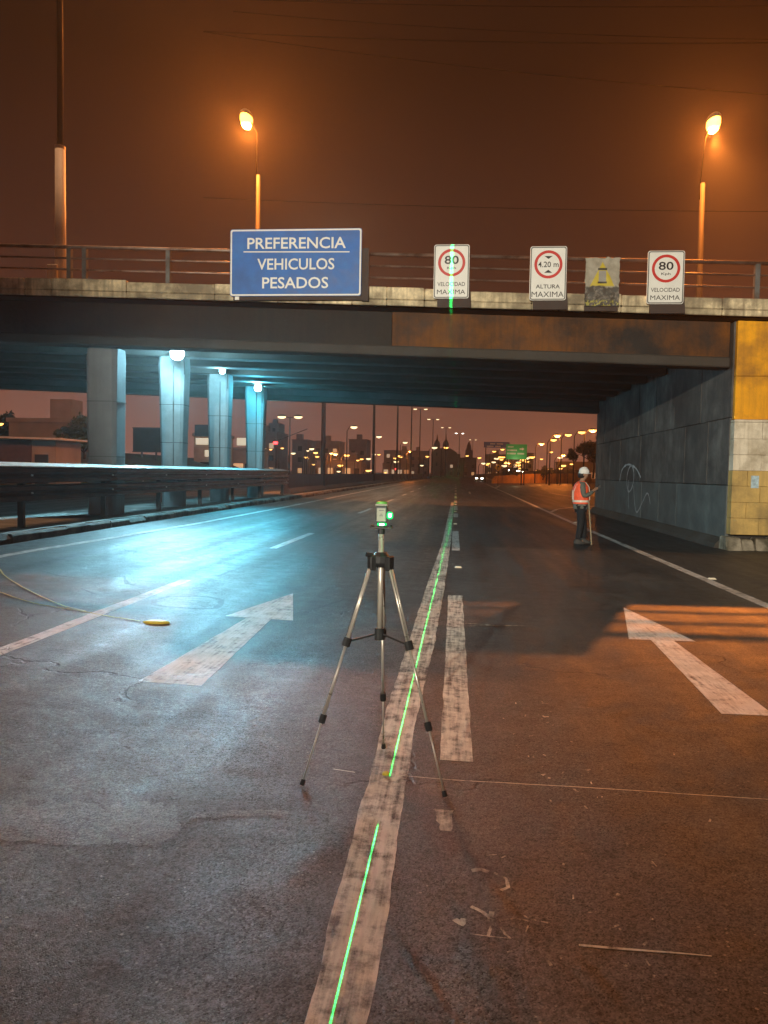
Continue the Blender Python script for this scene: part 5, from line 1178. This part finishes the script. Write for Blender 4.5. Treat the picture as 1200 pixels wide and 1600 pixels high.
# ------------------------------------------------------------------ trees
M('bark', (0.06, 0.045, 0.03), 0.9, 0.3, 4, 0.4, 20)
M('leaf', (0.045, 0.065, 0.022), 0.7, 0.45, 1.2, 0)
M('leaf_dark', (0.028, 0.036, 0.014), 0.75, 0.45, 1.2, 0)
def tree(label, base, trunk_h, lobes, leaf, n, mat):
    t = thing('tree', label, 'tree', base); B = Vector(base)
    q = MB(); top = B+Vector((random.uniform(-.2, .2), 0, trunk_h)); q.tube([B-Vector((0, 0, .3)), B.lerp(top, .5)+Vector((0.08, 0, 0)), top], [0.16, 0.12, 0.09], 8)
    for lx, ly, lz, rr in lobes: q.tube([top-Vector((0, 0, 0.4)), B+Vector((lx*.6, ly*.6, (trunk_h+lz)/2)), B+Vector((lx, ly, lz))], [0.08, 0.05, 0.02], 5)
    q.build('trunk', 'bark', t)
    q = MB()
    cl = []
    for lx, ly, lz, rr in lobes:
        for _ in range(7):
            d = Vector((random.gauss(0, 1), random.gauss(0, 1), random.gauss(0, .8))).normalized()*rr*random.uniform(.45, 1.0)
            cl.append((B+Vector((lx, ly, lz))+d, rr*random.uniform(.22, .42)))
    for _ in range(n):
        cc, rr = random.choice(cl); d = Vector((random.gauss(0, 1), random.gauss(0, 1), random.gauss(0, 1)))*rr*.55
        p = cc+d; u = Vector((random.gauss(0, 1), random.gauss(0, 1), random.gauss(0, 1))).normalized(); w = u.orthogonal().normalized()
        s = leaf*random.uniform(.6, 1.3)
        q.add([p-u*s, p+w*s*.45, p+u*s, p-w*s*.45], [(0, 1, 2, 3)])
    q.build('crown', mat, t, recalc=False)
random.seed(17)
tree('dark bushy tree left of the first pier', (-27.6, 55, 1.7), 1.4, [(-1.1, 0, 2.0, .8), (-.3, .3, 2.6, .9), (.6, 0, 2.9, 1.0), (1.3, -.3, 2.2, .9), (.2, -.6, 1.8, .8), (-1.6, 0, 2.5, .5)], 0.16, 5200, 'leaf')
tree('dark tree at the left edge above the kiosk', (-38.0, 62, 1.5), 2.0, [(-1, 0, 3.0, 1.1), (.4, 0, 3.6, 1.1), (1.0, 0, 2.8, .9)], 0.2, 2500, 'leaf_dark')
tree('dark spreading tree beside the edge of the abutment wall', (18.3, 105, 1.6), 2.2, [(-2.4, 0, 3.1, .9), (-1.3, .4, 3.6, 1.0), (-.2, 0, 3.7, 1.1), (1.0, 0, 4.1, 1.2), (2.2, 0, 4.4, 1.2), (.4, .5, 2.9, .9), (1.8, -.4, 3.3, 1.0)], 0.24, 6000, 'leaf_dark')
tree('small dark tree below the orange lamps', (22.6, 112, 1.6), 2.0, [(-1.5, 0, 3.3, 1.0), (0, 0, 4.0, 1.3), (1.2, 0, 3.4, 1.1)], 0.24, 3000, 'leaf_dark')
tree('round dark bush at the end of the yellow wall', (10.0, 147, 0.4), 0.5, [(-.6, 0, 1.5, .8), (.4, 0, 1.7, .9), (1.0, 0, 1.4, .7)], 0.22, 1600, 'leaf_dark')
tree('dark bush beside the nearest slip road car', (17.6, 158, 0.9), 0.6, [(-1.0, 0, 1.2, .8), (.2, 0, 1.5, .9), (1.2, 0, 1.3, .8)], 0.24, 1500, 'leaf_dark')

# ------------------------------------------------------------------ overhead wires
def wire(label, a, b, sag, r_=0.022):
    A, B_ = Vector(a), Vector(b); n = 24; q = MB()
    ext = (B_-A)*0.5; A2, B2 = A-ext, B_+ext
    q.tube([A2.lerp(B2, k/n)-Vector((0, 0, sag*(1-(2*k/n-1)**2))) for k in range(n+1)], r_, 5, True)
    tag(q.build('overhead_wire', 'wire_black', None, at=tuple((A+B_)/2)), label, 'wire', 'overhead wires')
wire('thickest dark overhead wire across the upper sky', (-4.1, 40, 23.9), (14.7, 40, 23.1), 0.4, 0.03)
wire('slanting overhead wire dropping toward the bright lamp', (-3.6, 35, 20.4), (12.9, 35, 18.3), 0.4)
wire('lowest thin wire across the sky above the white signs', (-6, 60, 22.5), (22.5, 60, 21.6), 0.4)
wire('topmost thin wire along the upper edge', (-4.7, 45, 28.6), (16.4, 45, 27.7), 0.4)
wire('thin wire second from the top edge', (-4.6, 45, 27.5), (13.1, 45, 26.1), 0.4)

# ------------------------------------------------------------------ damp night air
hm_, hnt, hp_ = new_mat('haze'); hnt.nodes.remove(hp_)
pv_ = N(hnt, 'ShaderNodeVolumePrincipled'); pv_.inputs['Color'].default_value = (0.9, 0.88, 0.86, 1); pv_.inputs['Density'].default_value = 0.0008; pv_.inputs['Anisotropy'].default_value = 0.72
L(hnt, pv_.outputs[0], next(n_ for n_ in hnt.nodes if n_.type == 'OUTPUT_MATERIAL').inputs['Volume'])
MATS['haze'] = hm_
q = MB(); q.box(-160, 160, -45, 520, -1.4, 36); tag(q.build('haze', 'haze'), 'thin damp haze hanging over the highway', 'haze', kind='stuff')

print('objects', len(bpy.data.objects), 'tris', sum(len(m_.polygons) for m_ in bpy.data.meshes)*2)
